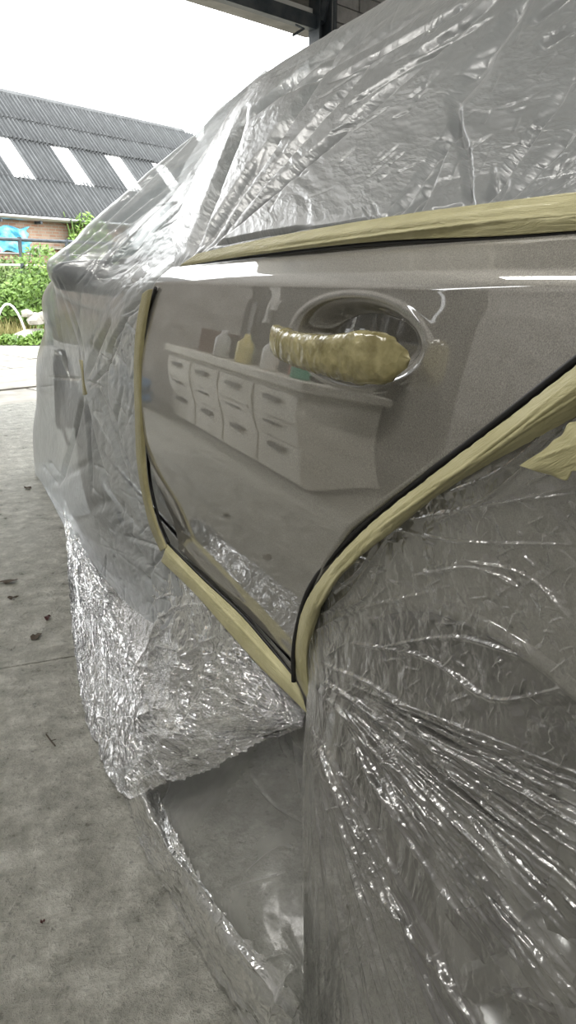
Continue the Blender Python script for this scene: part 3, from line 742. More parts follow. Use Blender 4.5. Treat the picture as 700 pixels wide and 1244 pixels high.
# seal: black line round the bare door
def strip_pts(S, Z, dxo=0): return [(D+float(prof(z))+dxo, s, z) for s, z in zip(S, Z)]
def seal(name, pl, X, rad):
    P_ = resample(np.array([at(x, y, X=X if not hasattr(X, '__len__') else X[0]+(X[1]-X[0])*i/(len(pl)-1)) for i, (x, y) in enumerate(pl)]), 70)
    mb = MB(); mb.tube([tuple(p) for p in P_], rad, 8); mb.build(name, M['black'], car, smooth=True)
seal('door_seal', [(357, 828), (356.5, 800), (360, 768), (373, 722), (400, 681), (450, 631), (520, 576), (600, 516), (705, 434), (830, 336)], .359, .0034)
seal('door_seal', [(189, 350), (181, 388), (177, 430), (177.5, 500), (182, 580), (193, 630), (205, 660)], (.367, .380), .0036)
seal('window_seal', [(218, 326), (300, 314), (450, 297), (600, 290), (705, 283), (900, 270)], .402, .0026)
seal('door_seal', [(205, 661), (245, 701), (290, 743), (325, 782), (357, 822)], (.385, .392), .0030)
# other body panels
def panel(name, s0, s1, z0, z1, m, off=.006, ns=60, nz=60, keepf=None, label=None):
    S, Z = np.meshgrid(np.linspace(s0, s1, ns), np.linspace(z0, z1, nz))
    X = D+prof(Z)+plan(S)+off; k = None
    if keepf is not None: k = keepf((S[:-1, :-1]+S[1:, 1:])/2, (Z[:-1, :-1]+Z[1:, 1:])/2)
    o = link(name, grid_mesh(name, np.stack([X, S, Z], -1), k), m, car); o.modifiers.new('thickness', 'SOLIDIFY').thickness = .004
    return o
FWc = (2.95, .31)
fd = panel('front_door', 1.46, 2.42, .40, .965, M['paint'], .010, keepf=lambda s_, z: s_ > fs(z)+.016)
panel('sill', .80, 2.55, .2, .385, M['paint'], .012)
panel('front_wing', 2.44, 3.45, .3, .93, M['paint'], .010, 90, 60, lambda s_, z: np.hypot(s_-FWc[0], z-FWc[1]) > .36)
WC = (.40, .31)
panel('rear_quarter', -.9, .80, .22, .965, M['paint'], .012, 240, 120, lambda s_, z: (np.hypot(s_-WC[0], (z-WC[1])) > .355) & (s_ < rs(z)-.018))
def arch_liner(c, name='wheel_arch'):
    mb = MB(); n = 24
    for i in range(n+1):
        a = math.pi*i/n; mb.v += [(D+.015, c[0]+.37*math.cos(a), c[1]+.37*math.sin(a)), (D+.35, c[0]+.37*math.cos(a), c[1]+.37*math.sin(a))]
    for i in range(n): mb.f.append((2*i, 2*i+1, 2*i+3, 2*i+2))
    mb.build(name, M['black'], car)
arch_liner(WC); arch_liner(FWc)
for wc in (WC, FWc):
    mb = MB(); mb.tube([(D+float(prof(wc[1]+.357*math.sin(a)))+.012, wc[0]+.357*math.cos(a), wc[1]+.357*math.sin(a)) for a in np.linspace(-.2, math.pi+.2, 60)], .009, 8); mb.build('arch_lip', M['paint'], car, smooth=True)
Mx = Matrix.Rotation(-math.pi/2, 3, 'Y')
for wc, nm in ((WC, 'rear_wheel'), (FWc, 'front_wheel')):
    mb = MB(); mb.lathe([(.20, -.10), (.29, -.105), (.305, -.09), (.31, -.06), (.31, .06), (.305, .09), (.29, .105), (.20, .10)], (D+.185, *wc), Mx, 48)
    w = mb.build(nm, M['tyre'], car, smooth=True)
    mb = MB(); mb.lathe([(.20, .10), (.212, .10), (.20, .085), (.19, .05), (.19, -.09), (.0, -.09)], (D+.185, *wc), Mx, 48); mb.build('rim', M['alloy'], w, smooth=True)
    for k in range(5):
        a = 2*math.pi*k/5+.3; dv_ = Vector((0, math.cos(a), math.sin(a))); mb = MB()
        c = Vector((D+.11, wc[0], wc[1])); mb.tube([c+dv_*.03, c+dv_*.12+Vector((.004, 0, 0)), c+dv_*.195+Vector((-.005, 0, 0))], [.026, .018, .022], 8); mb.build('spoke', M['alloy'], w, smooth=True)
    mb = MB(); mb.lathe([(0, .11), (.03, .11), (.045, .09), (.05, .03), (0, .03)], (D+.185, *wc), Mx, 24); mb.build('hub', M['alloy'], w, smooth=True)
# greenhouse: side glass, frames, roof, windscreen
def gx(z): return D+np.interp(z, ZT, XT)
def gpatch(name, corners, m, off, nn=14):
    """corners in (s,z) bottom-left, bottom-right, top-right, top-left on the side glass surface"""
    c = np.array(corners, float); t = np.linspace(0, 1, nn); U, V = np.meshgrid(t, t)
    sz = ((1-U)*(1-V))[..., None]*c[0]+(U*(1-V))[..., None]*c[1]+(U*V)[..., None]*c[2]+((1-U)*V)[..., None]*c[3]
    o = link(name, grid_mesh(name, np.stack([gx(sz[..., 1])+off, sz[..., 0], sz[..., 1]], -1)), m, car); o.modifiers.new('t', 'SOLIDIFY').thickness = .005
    return o
gpatch('rear_window', [(.62, .99), (1.33, .98), (1.22, 1.34), (.66, 1.345)], M['glass'], .02)
gpatch('quarter_window', [(.0, .99), (.57, .99), (.60, 1.335), (.2, 1.32)], M['glass'], .02)
gpatch('front_window', [(1.47, .98), (2.28, .975), (1.84, 1.27), (1.36, 1.33)], M['sideglass'], .02)
gpatch('pillar', [(1.34, .97), (1.46, .97), (1.35, 1.36), (1.23, 1.36)], M['trim'], .016)
gpatch('window_frame', [(.57, .97), (.62, .97), (.66, 1.36), (.60, 1.36)], M['trim'], .014)
gpatch('roof_side', [(-.2, 1.34), (1.35, 1.34), (1.30, 1.41), (-.2, 1.41)], M['paint'], .018)
gpatch('roof_side', [(1.35, 1.34), (1.84, 1.27), (1.72, 1.33), (1.30, 1.41)], M['paint'], .018)
gpatch('windscreen_pillar', [(2.28, .97), (2.42, .965), (1.84, 1.27), (1.76, 1.27)], M['paint'], .018)
mb = MB()
def ruled(name, A, B, m, n=12, bulge=0):
    A = [np.array(a, float) for a in A]; B = [np.array(b, float) for b in B]; P = np.zeros((n, len(A), 3))
    for i in range(n):
        t = i/(n-1)
        for j in range(len(A)): P[i, j] = A[j]*(1-t)+B[j]*t+np.array([0, 0, bulge*4*t*(1-t)])
    o = link(name, grid_mesh(name, P), m, car); o.modifiers.new('t', 'SOLIDIFY').thickness = .006; return o
XR = D+1.75
ruled('roof', [(D+.50, -.8, 1.405), (D+.50, .4, 1.41), (D+.50, 1.3, 1.405), (D+.46, 1.62, 1.37)], [(XR-.5, -.8, 1.405), (XR-.5, .4, 1.41), (XR-.5, 1.3, 1.405), (XR-.46, 1.62, 1.37)], M['paint'], 16, .035)
ruled('windscreen', [(D+.43, 1.66, 1.355), (D+.16, 2.55, .965)], [(XR-.43, 1.66, 1.355), (XR-.14, 2.55, .97)], M['screen'], 16, .03)
ruled('bonnet', [(D+.10, 2.56, .955), (D+.14, 3.2, .90), (D+.25, 3.55, .80)], [(XR-.10, 2.56, .955), (XR-.14, 3.2, .90), (XR-.25, 3.55, .80)], M['paint'], 16, .03)
ruled('front_bumper', [(D+.25, 3.56, .80), (D+.22, 3.66, .5), (D+.28, 3.62, .22)], [(XR-.25, 3.56, .80), (XR-.22, 3.66, .5), (XR-.28, 3.62, .22)], M['paint'], 12)
ruled('far_side', [(XR, -.8, .25), (XR, 1.2, .25), (XR-.05, 3.4, .25)], [(XR-.05, -.8, .97), (XR-.05, 1.2, .97), (XR-.1, 3.4, .9)], M['paint'], 8)
ruled('far_windows', [(XR-.06, -.6, .98), (XR-.06, 1.2, .98), (XR-.12, 2.4, .98)], [(XR-.38, -.5, 1.42), (XR-.38, 1.0, 1.42), (XR-.38, 1.6, 1.38)], M['glass'], 8)
ruled('underbody', [(D+.1, -.8, .2), (D+.1, 3.4, .2)], [(XR-.1, -.8, .2), (XR-.1, 3.4, .2)], M['black'], 4)
# seats seen through the film as dark masses
# wing mirror
mp = at(103, 336, X=.376)
bm = bmesh.new(); bmesh.ops.create_cube(bm, size=1)
bmesh.ops.subdivide_edges(bm, edges=bm.edges[:], cuts=3, use_grid_fill=True)
for v_ in bm.verts:
    p = v_.co*2; l = p.length; q_ = p.normalized(); k = .75*max(abs(p.x), abs(p.y), abs(p.z))+.0
    b_ = q_*1.0*(.55)+p*.45; tt = (b_.x+1)/2
    v_.co = Vector((b_.x*.095, b_.y*.06*(.8+.2*tt), b_.z*.056*(.75+.25*tt)))
me = bpy.data.meshes.new('wing_mirror'); bm.to_mesh(me); bm.free()
wm = link('wing_mirror', me, M['mirror'], car, smooth=True, loc=tuple(mp), rot=(0, 0, -.2)); wm.modifiers.new('s', 'SUBSURF').levels = 2
mb = MB(); mb.tube([tuple(mp+np.array([.05, .0, -.03])), tuple(mp+np.array([.12, .03, -.05]))], .02, 8); mb.build('mirror_arm', M['mirror'], wm)

# ================================================================== PLASTIC FILM
# --- upper sheet over roof and side windows
rowsA = [
 [(205, 338, .395), (232, 318, .396), (330, 300, .397), (480, 276, .40), (620, 258, .40), (760, 242, .40), (1000, 205, .40)],
 [(212, 304, .415), (250, 286, .415), (340, 266, .42), (480, 240, .43), (620, 220, .435), (770, 200, .435), (1020, 160, .44)],
 [(205, 262, .50), (262, 225, .49), (360, 195, .49), (490, 165, .49), (640, 140, .49), (790, 110, .49), (1040, 70, .49)],
 [(222, 205, .62), (285, 160, .60), (380, 120, .57), (510, 80, .56), (660, 40, .56), (810, 0, .56), (1060, -60, .56)],
 [(246, 166, .70), (310, 105, .70), (400, 62, .68), (500, 14, .67), (650, -60, .66), (830, -130, .66), (1080, -200, .66)],
 [(262, 140, .76), (345, 84, .80), (410, 42, .82), (485, -3, .84), (600, -75, .86), (760, -170, .86), (1000, -300, .86)],
]
top = pts3(rowsA[-1]); b1 = [('w', p[0]+.35, p[1]+.12, p[2]+.03) for p in top]; b2 = [('w', p[0]+.9, p[1]+.15, p[2]+.0) for p in top]; b3 = [('w', p[0]+1.2, p[1]+.1, p[2]-.25) for p in top]
b1 = [tuple(b) for b in b1]
def flds(spec):
    return spec
fA = []
# folds springing from the belt tape and the pinch on the window
for a_, b_, w_, am in [((480, 262), (556, 150), 5, .012), ((505, 262), (560, 130), 4, .010), ((568, 250), (557, 150), 5, .010), ((556, 175), (552, 125), 6, .014), ((470, 265), (530, 200), 4, .006),
    ((585, 245), (700, 85), 5, .012), ((592, 245), (640, 170), 4, .006), ((608, 245), (702, 155), 5, .009), ((622, 243), (702, 190), 4, .008), ((640, 240), (702, 205), 4, .007), ((600, 246), (618, 215), 3, .005), ((655, 238), (702, 215), 3, .006),
    ((590, 246), (600, 200), 3, .004), ((460, 266), (452, 245), 3, .005), ((450, 268), (440, 250), 3, .004), ((575, 250), (570, 218), 3, .005), ((495, 262), (520, 225), 3, .004), ((520, 258), (575, 248), 4, .006),
    ((232, 318), (420, 40), 8, .012), ((236, 316), (470, 50), 6, .009), ((250, 300), (590, 10), 7, .009), ((270, 285), (500, 90), 4, .005), ((240, 300), (320, 180), 6, .010), ((226, 318), (300, 130), 9, .014), ((290, 150), (440, 30), 6, .008), ((330, 120), (520, 10), 6, .008), ((400, 100), (590, -10), 5, .006),
    ((420, 130), (600, 20), 4, .005), ((300, 140), (400, 60), 5, .008), ((350, 110), (450, 35), 5, .008), ((310, 290), (470, 262), 5, .006), ((520, 40), (560, 5), 5, .006), ((255, 298), (380, 275), 5, .006), ((500, 70), (620, -20), 6, .006), ((545, 130), (600, 60), 9, .006), ((560, 100), (640, 0), 7, .006), ((650, 60), (720, 20), 8, .006), ((640, 30), (720, -30), 7, .006)]:
    m_ = ((a_[0]+b_[0])/2+rng.uniform(-4, 4), (a_[1]+b_[1])/2+rng.uniform(-3, 3)); fA.append(([a_, m_, b_], w_*(1.7 if a_[0] > 470 and a_[1] > 90 else 1.0), am*1.4, True))
r = np.random.RandomState(11)
for k in range(110):
    x = r.uniform(250, 720); y = r.uniform(20, 270); a = R(r.normal(-42, 14)); L = r.uniform(14, 60); fA.append(([(x, y), (x+L*math.cos(a), y+L*math.sin(a))], r.uniform(1.6, 3), r.uniform(.0008, .0022), True))
sA = sheet('plastic_sheet', rowsA+[b1, b2, b3], 620, 620, M['film_top'], folds=fA, crump=[(9, .010, None, 3, None), (24, .0012, None, 5, None)])
tag(sA, 'grey polythene sheet draped over the car roof and side windows', 'plastic sheet')

# --- front sheet: windscreen, mirror, front door, front wing
rowsB = [
 [('w', 1.3, 2.2, 1.50), (330, 84, .80), (338, 93, .75), (350, 112, .68), (362, 132, .64)],
 [('w', 1.2, 2.6, 1.42), (248, 152, .68), (262, 170, .63), (280, 197, .57), (303, 222, .53)],
 [('w', 1.2, 3.0, 1.27), (178, 216, .56), (200, 235, .53), (240, 250, .49), (275, 262, .46)],
 [('w', 1.1, 3.3, 1.12), (112, 273, .42), (150, 280, .45), (195, 290, .45), (240, 304, .42)],
 [('w', .95, 3.4, 1.00), (78, 304, .325), (120, 315, .37), (160, 322, .41), (212, 326, .395)],
 [('w', .75, 3.5, .92), (59, 325, .275), (95, 342, .32), (140, 352, .37), (184, 352, .372)],
 [('w', .75, 3.6, .8), (54, 365, .30), (85, 385, .325), (125, 395, .35), (170, 388, .363)],
 [('w', .75, 3.7, .7), (49, 430, .32), (80, 440, .335), (115, 448, .35), (165, 440, .362)],
 [('w', .75, 3.7, .5), (45, 510, .335), (75, 520, .34), (115, 525, .348), (168, 520, .362)],
 [('w', .75, 3.65, .35), (50, 590, .345), (75, 600, .345), (120, 605, .35), (176, 600, .365)],
 [('w', .75, 3.3, .18), (68, 628, .35), (95, 648, .35), (145, 672, .355), (198, 664, .372)],
 [('w', .75, 2.9, .15), (82, 648, .352), (115, 686, .352), (165, 735, .358), (222, 728, .375)],
 [('w', .75, 2.8, .13), (86, 653, .352), (118, 690, .352), (160, 738, .356), (206, 770, .365)],
]
fB = []
for pl, w_, am, sh in [
  ([(62, 325), (130, 265), (290, 105)], 4, .012, True), ([(66, 328), (150, 265), (250, 180)], 5, .010, True), ([(120, 300), (200, 235), (260, 170)], 5, .008, True),
  ([(150, 382), (190, 340), (235, 300), (275, 230)], 5, .022, True), ([(150, 382), (185, 352), (215, 325)], 4, .018, True), ([(152, 384), (178, 368)], 4, .016, True),
  ([(64, 335), (80, 380), (100, 440)], 3, .018, True), ([(62, 340), (72, 400), (85, 470)], 3, .014, True), ([(70, 335), (90, 385), (103, 435)], 2.5, .012, True), ([(101, 480), (90, 530), (72, 590)], 4, .018, True), ([(102, 482), (120, 560), (150, 640)], 4, .014, True), ([(103, 480), (108, 530), (112, 600)], 3, .010, True),
  ([(135, 385), (115, 430), (105, 460)], 5, .018, True), ([(152, 385), (132, 440), (110, 470)], 4, .014, True), ([(160, 375), (135, 420), (128, 480), (150, 540)], 4, .012, True), ([(120, 470), (140, 540), (160, 600), (175, 650)], 4, .012, True), ([(100, 460), (60, 458)], 3, .006, True),
  ([(104, 462), (125, 470)], 3, .006, True), ([(150, 470), (140, 520), (165, 590), (190, 650)], 4, .009, True), ([(80, 640), (130, 610), (165, 640)], 8, .008, False), ([(90, 620), (130, 650), (190, 690)], 8, .008, False), ([(60, 590), (110, 560)], 5, .006, False),
  ([(200, 670), (180, 700), (190, 740)], 4, .010, True), ([(205, 675), (205, 710), (215, 745)], 4, .012, True), ([(170, 690), (190, 720), (225, 735)], 4, .010, True), ([(150, 650), (180, 660), (205, 668)], 4, .008, True), ([(60, 560), (75, 580)], 3, .006, True), ([(52, 565), (70, 590)], 3, .006, True),
  ([(110, 345), (130, 330), (180, 280)], 8, .008, False), ([(180, 240), (230, 210)], 5, .006, True)]:
    fB.append((pl, w_, am, sh))
r = np.random.RandomState(21)
for k in range(70):
    x = r.uniform(110, 200); y = r.uniform(380, 740); a = R(r.normal(65, 25)); L = r.uniform(10, 45); fB.append(([(x, y), (x+L*math.cos(a), y+L*math.sin(a))], r.uniform(1.5, 2.6), r.uniform(.002, .005), True))
for k in range(40):
    x = r.uniform(90, 270); y = 360-(x-60)*.75+r.uniform(-20, 20); a = R(r.normal(-42, 14)); L = r.uniform(14, 50); fB.append(([(x, y), (x+L*math.cos(a), y+L*math.sin(a))], r.uniform(1.5, 3), r.uniform(.002, .006), True))
mkB = lambda px, py, U, V: np.clip((px-85)/60, .12, 1)*np.clip((py-150)/200, .4, 1)
sB = sheet('plastic_sheet', rowsB, 420, 800, M['film_front'], folds=fB, crump=[(6, .024, mkB, 33, None), (18, .008, mkB, 35, None)])
tag(sB, 'milky polythene sheet pulled over the wing mirror, front door and windscreen', 'plastic sheet')

# --- lower sheet: crumpled layer and the clear layer down to the floor
ls = empty('plastic_sheet', tuple(at(200, 900, Z=0)), label='silvery crumpled plastic sheet hanging from the sill tape down onto the concrete', cat='plastic sheet')
rowsC = [
 [(83, 640, .37), (105, 665, .372), (140, 700, .375), (176, 700, .378), (200, 678, .379), (245, 718, .380), (300, 778, .382), (350, 838, .386), (371, 862, .386)],
 [(81, 655, .36), (100, 700, .36), (140, 750, .36), (185, 770, .36), (240, 790, .36), (290, 815, .36), (330, 845, .37), (355, 862, .38), (370, 868, .384)],
 [(82, 690, '.03'), (102, 780, .33), (150, 835, .31), (200, 855, .31), (250, 865, .32), (300, 868, .335), (330, 872, .35), (355, 875, .37), (369, 875, .38)],
 [(85, 730, '.01'), (104, 850, .25), (145, 900, .245), (190, 915, .26), (240, 910, .285), (290, 896, .32), (325, 888, .34), (350, 883, .36), (368, 880, .375)],
 [(88, 765, '.006'), (101, 860, '.008'), (126, 930, '.01'), (153, 968, '.012'), (195, 955, .235), (250, 938, .275), (300, 912, .315), (340, 892, .355), (367, 884, .372)],
]
fC = []
for pl, w_, am, sh in [([(92, 660), (98, 760), (115, 870)], 6, .03, True), ([(112, 700), (118, 760), (122, 840)], 6, .03, False), ([(150, 965), (175, 930), (220, 900), (240, 850)], 8, .03, True), ([(160, 960), (240, 925), (350, 890)], 7, .025, True), ([(180, 945), (215, 900), (225, 840), (235, 760)], 7, .025, True),
  ([(140, 900), (180, 870), (200, 860)], 6, .022, True), ([(175, 850), (185, 800), (200, 780)], 5, .020, True), ([(250, 760), (255, 820), (250, 880)], 6, .018, True), ([(290, 790), (300, 830), (280, 870)], 5, .016, True), ([(320, 830), (315, 860), (300, 890)], 5, .014, True), ([(230, 900), (290, 900), (345, 880)], 5, .016, True),
  ([(215, 740), (222, 790), (210, 850)], 5, .016, True), ([(195, 750), (180, 790), (150, 830)], 6, .016, True), ([(130, 760), (140, 800), (130, 850)], 5, .018, True), ([(270, 770), (230, 800), (205, 850)], 5, .012, True), ([(110, 900), (140, 930)], 5, .015, True), ([(345, 845), (340, 870)], 4, .012, True)]:
    fC.append((pl, w_, am, sh))
fC = [(a, b*1.1, c*.62, d) for a, b, c, d in fC]
r = np.random.RandomState(31)
for k in range(170):
    x = r.uniform(90, 365); y = r.uniform(680, 960); a = R(r.uniform(0, 180)); L = r.uniform(10, 34); fC.append(([(x, y), (x+L*math.cos(a), y+L*math.sin(a))], r.uniform(2, 3.6), r.uniform(.0025, .007), True))
o = sheet('crumpled_layer', rowsC, 600, 420, M['film_crumpled'], ls, folds=fC, crump=[(12, .03, None, 63, None), (32, .013, None, 65, None)], jag=.01)
rowsC2 = [
 [(140, 935, '.02'), (190, 925, .29), (240, 905, .33), (300, 880, .36), (345, 866, .385), (372, 862, .388)],
 [(152, 972, '.006'), (200, 960, .27), (250, 945, .30), (300, 930, .33), (340, 925, .36), (371, 920, .375)],
 [(172, 1020, '.006'), (215, 1010, .235), (260, 1010, .27), (300, 1010, .30), (335, 1010, .325), (370, 1010, .345)],
 [(210, 1082, '.006'), (240, 1090, .225), (275, 1098, .245), (310, 1104, .265), (340, 1108, .29), (369, 1110, .315)],
 [(258, 1165, '.006'), (280, 1175, .24), (305, 1184, .25), (330, 1190, .262), (350, 1196, .275), (369, 1200, .29)],
 [(298, 1240, '.006'), (313, 1247, '.01'), (328, 1250, '.01'), (343, 1254, '.01'), (356, 1256, '.01'), (370, 1256, '.01')],
 [(312, 1275, '.006'), (325, 1285, '.006'), (338, 1290, '.006'), (350, 1294, '.006'), (360, 1296, '.006'), (372, 1300, '.006')],
]
fC2 = []
for pl, w_, am, sh in [([(165, 975), (195, 1060), (250, 1150), (300, 1240)], 5, .014, True), ([(178, 985), (200, 1010), (228, 1070)], 5, .014, True), ([(200, 975), (212, 1020), (232, 1075)], 4, .012, True), ([(190, 1030), (230, 1090), (290, 1180)], 5, .010, True), ([(232, 1075), (262, 1110), (290, 1140)], 6, .010, True),
   ([(345, 1130), (368, 1170)], 5, .012, True), ([(310, 1170), (350, 1160), (368, 1190)], 5, .012, True), ([(330, 1240), (345, 1190), (365, 1170)], 6, .014, True), ([(300, 1160), (330, 1210), (345, 1244)], 6, .012, True), ([(300, 935), (330, 975), (368, 1000)], 3, .003, True), ([(300, 1060), (340, 1030), (368, 1035)], 4, .003, True), ([(355, 880), (362, 920), (366, 960)], 4, .010, True), ([(340, 890), (350, 920)], 4, .010, True), ([(280, 1080), (350, 1060)], 3, .002, True)]:
    fC2.append((pl, w_, am, sh))
mk2 = lambda px, py, U, V: np.clip((np.abs(px-(165+(py-975)*.52)-50)-0)/1e9+np.clip(1-(px-(165+(py-975)*.5))/60, .05, 1)+np.clip((py-1130)/60, 0, 1), 0, 1)
o = sheet('clear_layer', rowsC2, 300, 460, M['film_clear'], ls, folds=fC2, crump=[(16, .022, mk2, 73, None), (40, .008, mk2, 75, None)], jag=.008)

rowsE = [
 [(158, 972, '.010'), (182, 1032, '.010'), (211, 1084, '.010'), (259, 1168, '.010'), (300, 1243, '.010'), (322, 1290, '.010')],
 [(172, 966, .20), (198, 1020, .215), (226, 1072, .215), (275, 1150, .228), (325, 1222, .25), (352, 1280, '.03')],
 [(190, 962, .245), (214, 1008, .235), (240, 1058, .230), (292, 1132, .245), (352, 1190, .268), (369, 1262, '.05')],
]
sheet('crumpled_edge', rowsE, 420, 120, M['film_edge'], ls, folds=[([(165, 975), (195, 1060), (250, 1150), (310, 1240)], 5, .014, True), ([(180, 985), (215, 1040), (280, 1120)], 4, .012, True), ([(330, 1240), (345, 1200), (365, 1180)], 6, .014, True), ([(290, 1150), (330, 1190), (360, 1240)], 5, .012, True)], crump=[(14, .022, None, 91, None), (38, .009, None, 92, None)], jag=.012, off=.004)

# --- wheel arch sheet
rowsD = [
 [(372, 856, .372), (374, 790, .362), (386, 749, .358), (402, 703, .356), (443, 667, .355), (479, 641, .355), (527, 601, .355), (586, 564, .355), (645, 528, .355), (730, 478, .355), (820, 420, .355)],
 [(371, 884, .368), (380, 815, .360), (396, 770, .358), (420, 728, .358), (460, 695, .356), (510, 656, .356), (560, 622, .356), (615, 590, .356), (680, 556, .356), (760, 520, .356), (860, 480, .356)],
 [(370, 930, .355), (388, 860, .352), (412, 815, .354), (445, 778, .356), (490, 742, .357), (545, 710, .357), (600, 690, .357), (660, 670, .357), (730, 655, .357), (810, 640, .357), (920, 625, .357)],
 [(369, 1010, .338), (395, 940, .338), (428, 890, .343), (468, 850, .348), (520, 812, .352), (580, 785, .354), (645, 765, .355), (710, 750, .355), (780, 745, .355), (860, 740, .355), (980, 735, .355)],
 [(369, 1090, .325), (400, 1030, .325), (440, 980, .332), (488, 935, .340), (545, 900, .345), (610, 870, .35), (680, 850, .352), (750, 840, .352), (830, 835, .352), (920, 840, .352), (1060, 840, .352)],
 [(369, 1170, .312), (405, 1120, .315), (450, 1075, .322), (505, 1030, .330), (565, 995, .338), (635, 965, .344), (710, 945, .348), (790, 940, .35), (880, 945, .35), (980, 950, .35), (1140, 960, .35)],
 [(370, 1244, '.006'), (415, 1220, .305), (470, 1190, .310), (530, 1160, .318), (600, 1130, .325), (680, 1110, .332), (770, 1100, .338), (860, 1100, .342), (960, 1110, .345), (1060, 1130, .345), (1240, 1150, .345)],
 [(372, 1330, '.006'), (425, 1360, .285), (485, 1370, .29), (555, 1370, .30), (635, 1370, .305), (730, 1370, .31), (840, 1370, .32), (950, 1400, .325), (1080, 1430, .33), (1200, 1480, .33), (1420, 1560, .33)],
]
fD = []
V0 = (372, 868)
r = np.random.RandomState(41)
# pleats fanning out from the taped point
for k in range(150):
    a = R(r.uniform(20, 89)); a0 = r.uniform(5, 160); L = r.uniform(120, 620); c = r.uniform(-25, 25)
    ox, oy = (376, 812) if a < R(60) else (373, 866)
    x0, y0 = ox+a0*math.cos(a), oy+a0*math.sin(a); x1, y1 = ox+(a0+L)*math.cos(a), oy+(a0+L)*math.sin(a)
    fD.append(([(x0, y0), ((x0+x1)/2+c*.3, (y0+y1)/2-c*.3), (x1, y1)], r.uniform(1.6, 4.2), r.uniform(.0018, .0055)*(1 if r.rand() > .35 else -1), True))
for pl, w_, am in [([(374, 870), (400, 960), (440, 1050), (520, 1160), (600, 1240)], 6, .016), ([(378, 830), (450, 900), (540, 1020), (700, 1190)], 8, .010), ([(380, 800), (480, 850), (560, 950), (680, 1060)], 6, .008), ([(371, 880), (370, 1000), (369, 1240)], 4, .012),
   ([(420, 780), (520, 800), (600, 850), (690, 835)], 6, .008), ([(470, 785), (560, 775), (640, 800)], 6, .008), ([(390, 750), (430, 715), (480, 640)], 5, .012), ([(385, 765), (440, 740), (520, 720)], 5, .008), ([(480, 642), (560, 658), (702, 662)], 4, .012), ([(520, 640), (600, 600), (700, 508)], 5, .012), ([(500, 632), (600, 612), (702, 600)], 6, .012), ([(540, 600), (610, 570), (700, 495)], 4, .009),
   ([(400, 725), (440, 690), (462, 650)], 4, .010), ([(410, 745), (450, 720), (470, 660)], 4, .009), ([(640, 590), (680, 570), (702, 565)], 4, .008), ([(560, 625), (640, 605), (702, 590)], 3, .006), ([(500, 700), (580, 690), (640, 720)], 5, .006), ([(560, 680), (640, 700), (700, 760)], 4, .006), ([(590, 1200), (640, 1215), (690, 1240)], 6, .012), ([(620, 1190), (650, 1230)], 5, .012)]:
    fD.append((pl, w_*.75, am*.5, True))
for k in range(330):
    x = r.uniform(380, 700); y = r.uniform(600, 1240); a = R(r.uniform(0, 180)); L = r.uniform(8, 30)
    if x < 390+(y-700)*.05: continue
    fD.append(([(x, y), (x+L*math.cos(a), y+L*math.sin(a))], r.uniform(1.6, 3), r.uniform(.001, .003), True))
mkD = lambda px, py, U, V: np.clip((py-640)/60, .35, 1)
sD = sheet('plastic_sheet', rowsD, 700, 560, M['film_wheel'], folds=fD, crump=[(12, .012, mkD, 83, None), (34, .004, mkD, 85, None)])
tag(sD, 'dark dusty plastic sheet fanning out in pleats over the rear wheel arch', 'plastic sheet')

# ================================================================== MASKING TAPE
def tape(rows, label, folds=(), nu=300, nv=24, m='tape', crump=((60, .0016, None, 7, None),), jag=.0, off=.0):
    o = sheet('masking_tape', rows, nu, nv, M[m], folds=folds, crump=crump, jag=jag, off=off); s = o.modifiers.new('t', 'SOLIDIFY'); s.thickness = .0006
    return tag(o, label, 'tape', 'strips of masking tape round the door')
tape([[(218, 324, .392), (300, 311, .394), (450, 294, .396), (600, 287, .398), (705, 280, .398), (900, 268, .398)],
      [(222, 320, .391), (300, 303, .393), (465, 279, .395), (600, 268, .396), (705, 260, .396), (900, 245, .396)],
      [(240, 308, .395), (330, 288, .400), (480, 262, .404), (600, 246, .406), (705, 233, .406), (900, 215, .406)]], 'long masking tape strip along the window line above the bare door', folds=[([(300, 308), (480, 283), (700, 258)], 3, .0025, True), ([(320, 298), (500, 272), (700, 246)], 4, .002, False)], nu=500)
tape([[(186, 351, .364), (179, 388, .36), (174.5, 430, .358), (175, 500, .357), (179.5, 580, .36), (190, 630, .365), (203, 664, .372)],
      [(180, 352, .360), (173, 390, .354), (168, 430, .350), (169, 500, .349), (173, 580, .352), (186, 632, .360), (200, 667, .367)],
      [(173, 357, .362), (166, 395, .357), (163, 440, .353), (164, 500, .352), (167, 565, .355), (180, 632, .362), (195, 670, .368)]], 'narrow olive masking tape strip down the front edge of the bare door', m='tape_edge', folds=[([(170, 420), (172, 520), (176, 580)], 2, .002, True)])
tape([[(203, 661, .374), (245, 703, .380), (290, 745, .382), (325, 785, .383), (357, 824, .386), (368, 846, .382)],
      [(200, 671, .366), (240, 711, .371), (285, 758, .373), (322, 799, .375), (354, 834, .378), (370, 855, .376)],
      [(196, 682, .366), (234, 718, .370), (280, 770, .371), (318, 812, .373), (352, 845, .376), (373, 866, .374)]], 'masking tape strip running along the bottom edge of the bare door', folds=[([(205, 672), (290, 760), (360, 835)], 2, .002, True)])
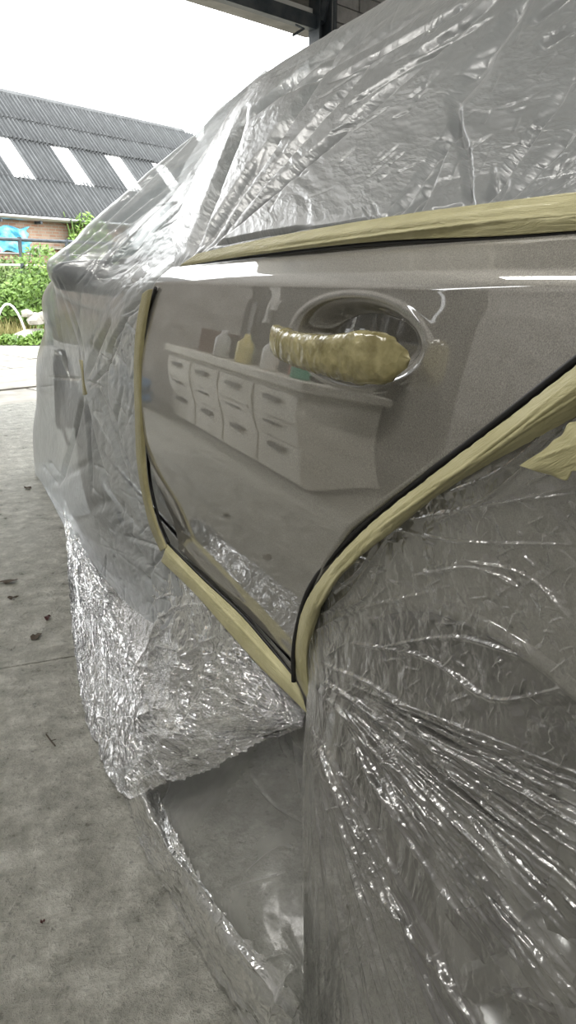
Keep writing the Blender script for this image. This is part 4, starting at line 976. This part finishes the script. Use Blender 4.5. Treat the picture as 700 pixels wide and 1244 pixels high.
tape([[(362, 826, .372), (358, 800, .364), (361, 770, .360), (372, 732, .355), (400, 690, .352), (450, 638, .350), (520, 582, .350), (600, 522, .350), (705, 441, .350), (820, 350, .350)],
      [(368, 838, .366), (363, 800, .356), (368, 765, .350), (382, 730, .344), (412, 690, .342), (456, 650, .341), (524, 592, .341), (600, 537, .341), (705, 462, .341), (820, 375, .341)],
      [(374, 850, .368), (371, 800, .357), (376, 765, .351), (392, 730, .347), (424, 688, .345), (466, 652, .344), (526, 601, .344), (600, 551, .344), (705, 484, .344), (820, 400, .344)],
      [(377, 858, .370), (374, 795, .360), (386, 752, .355), (402, 706, .351), (444, 669, .350), (480, 643, .350), (528, 604, .350), (588, 566, .350), (705, 502, .350), (820, 430, .350)]],
      'wide masking tape strip following the rear wheel arch edge', folds=[([(520, 595), (600, 545), (705, 468)], 2.5, .004, True), ([(440, 660), (520, 600), (620, 525), (705, 455)], 2.5, .005, True), ([(560, 575), (640, 520), (705, 480)], 3, .003, True), ([(385, 740), (410, 700), (440, 670)], 3, .003, True), ([(366, 800), (368, 830)], 2, .002, True), ([(400, 700), (450, 650), (520, 592)], 3, .003, True)], nu=600, nv=50, jag=.002)
tape([[(632, 566, .343), (650, 553, .341), (680, 530, .340), (712, 498, .340)],
      [(645, 570, .339), (662, 561, .337), (690, 545, .336), (716, 530, .336)],
      [(672, 577, .341), (684, 581, .339), (697, 572, .338), (720, 560, .338)]], 'torn-ended masking tape piece stuck on the film over the rear wing', nu=80, nv=40, jag=.005, folds=[([(650, 560), (700, 540)], 3, .001, True)])
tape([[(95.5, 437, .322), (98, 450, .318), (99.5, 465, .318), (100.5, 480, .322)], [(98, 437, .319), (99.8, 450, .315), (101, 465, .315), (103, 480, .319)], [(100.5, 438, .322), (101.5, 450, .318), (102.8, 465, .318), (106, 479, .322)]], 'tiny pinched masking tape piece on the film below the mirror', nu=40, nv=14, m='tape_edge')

# ================================================================== FLOOR DEBRIS
lf = mat('dry_leaf', (.06, .045, .03), .8); rd = mat('dark_red_petal', (.05, .012, .012), .6)
deb = [(10, 708, .02, 'dry_leaf', 'largest dark dry leaf on the concrete near the left edge of the picture', lf), (58, 752, .011, 'dry_leaf', 'small dark red dry leaf on the concrete beside the film', rd), (34, 594, .017, 'dry_leaf', 'farthest small dark leaf lying on the bright concrete', lf), (15, 728, .012, 'dry_leaf', 'small leaf just below the largest dark leaf', lf), (44, 775, .016, 'dry_leaf', 'dull flat leaf below the dark red one on the concrete', lf), (52, 1124, .003, 'dry_leaf', 'tiny dark red speck on the foreground concrete', rd)]
for k, (x, y, s_, nm, lab, m_) in enumerate(deb):
    p = at(x, y, Z=0); mb = MB(); n = 10; r = random.Random(k)
    mb.v.append((0, 0, .006)); 
    for i in range(n):
        a = 2*math.pi*i/n; q = s_*(.6+.6*r.random()); mb.v.append((q*math.cos(a)*1.4, q*math.sin(a)*.8, .002+.008*r.random()))
    mb.f = [(0, i+1, (i+1) % n+1) for i in range(n)]
    o = mb.build(nm, m_, loc=(p[0], p[1], .001), rot=(0, 0, k*1.1)); o.modifiers.new('t', 'SOLIDIFY').thickness = .001; tag(o, lab, 'leaf')
tw = MB(); pp = [at(*q, Z=.004) for q in ((56, 892), (62, 900), (67, 906), (68, 898))]; tw.tube(pp[:3], .0015, 5); tw.tube([pp[1], pp[3]], .001, 5)
tag(tw.build('twig', lf), 'thin forked twig on the concrete left of the crumpled film', 'twig')
gm = MB(); r = random.Random(9)
for i in range(260):
    x = r.uniform(0, 300); y = r.uniform(560, 1244); p = at(x, y, Z=0)
    if x > 60+(y-640)*.42: continue
    s_ = r.uniform(.0008, .0022); gm.box((p[0], p[1], s_*.4), (s_*2, s_*1.6, s_), r.uniform(0, 3))
tag(gm.build('grit', M['concrete'], bevel=0), 'fine grit scattered over the concrete floor', 'grit', kind='stuff')
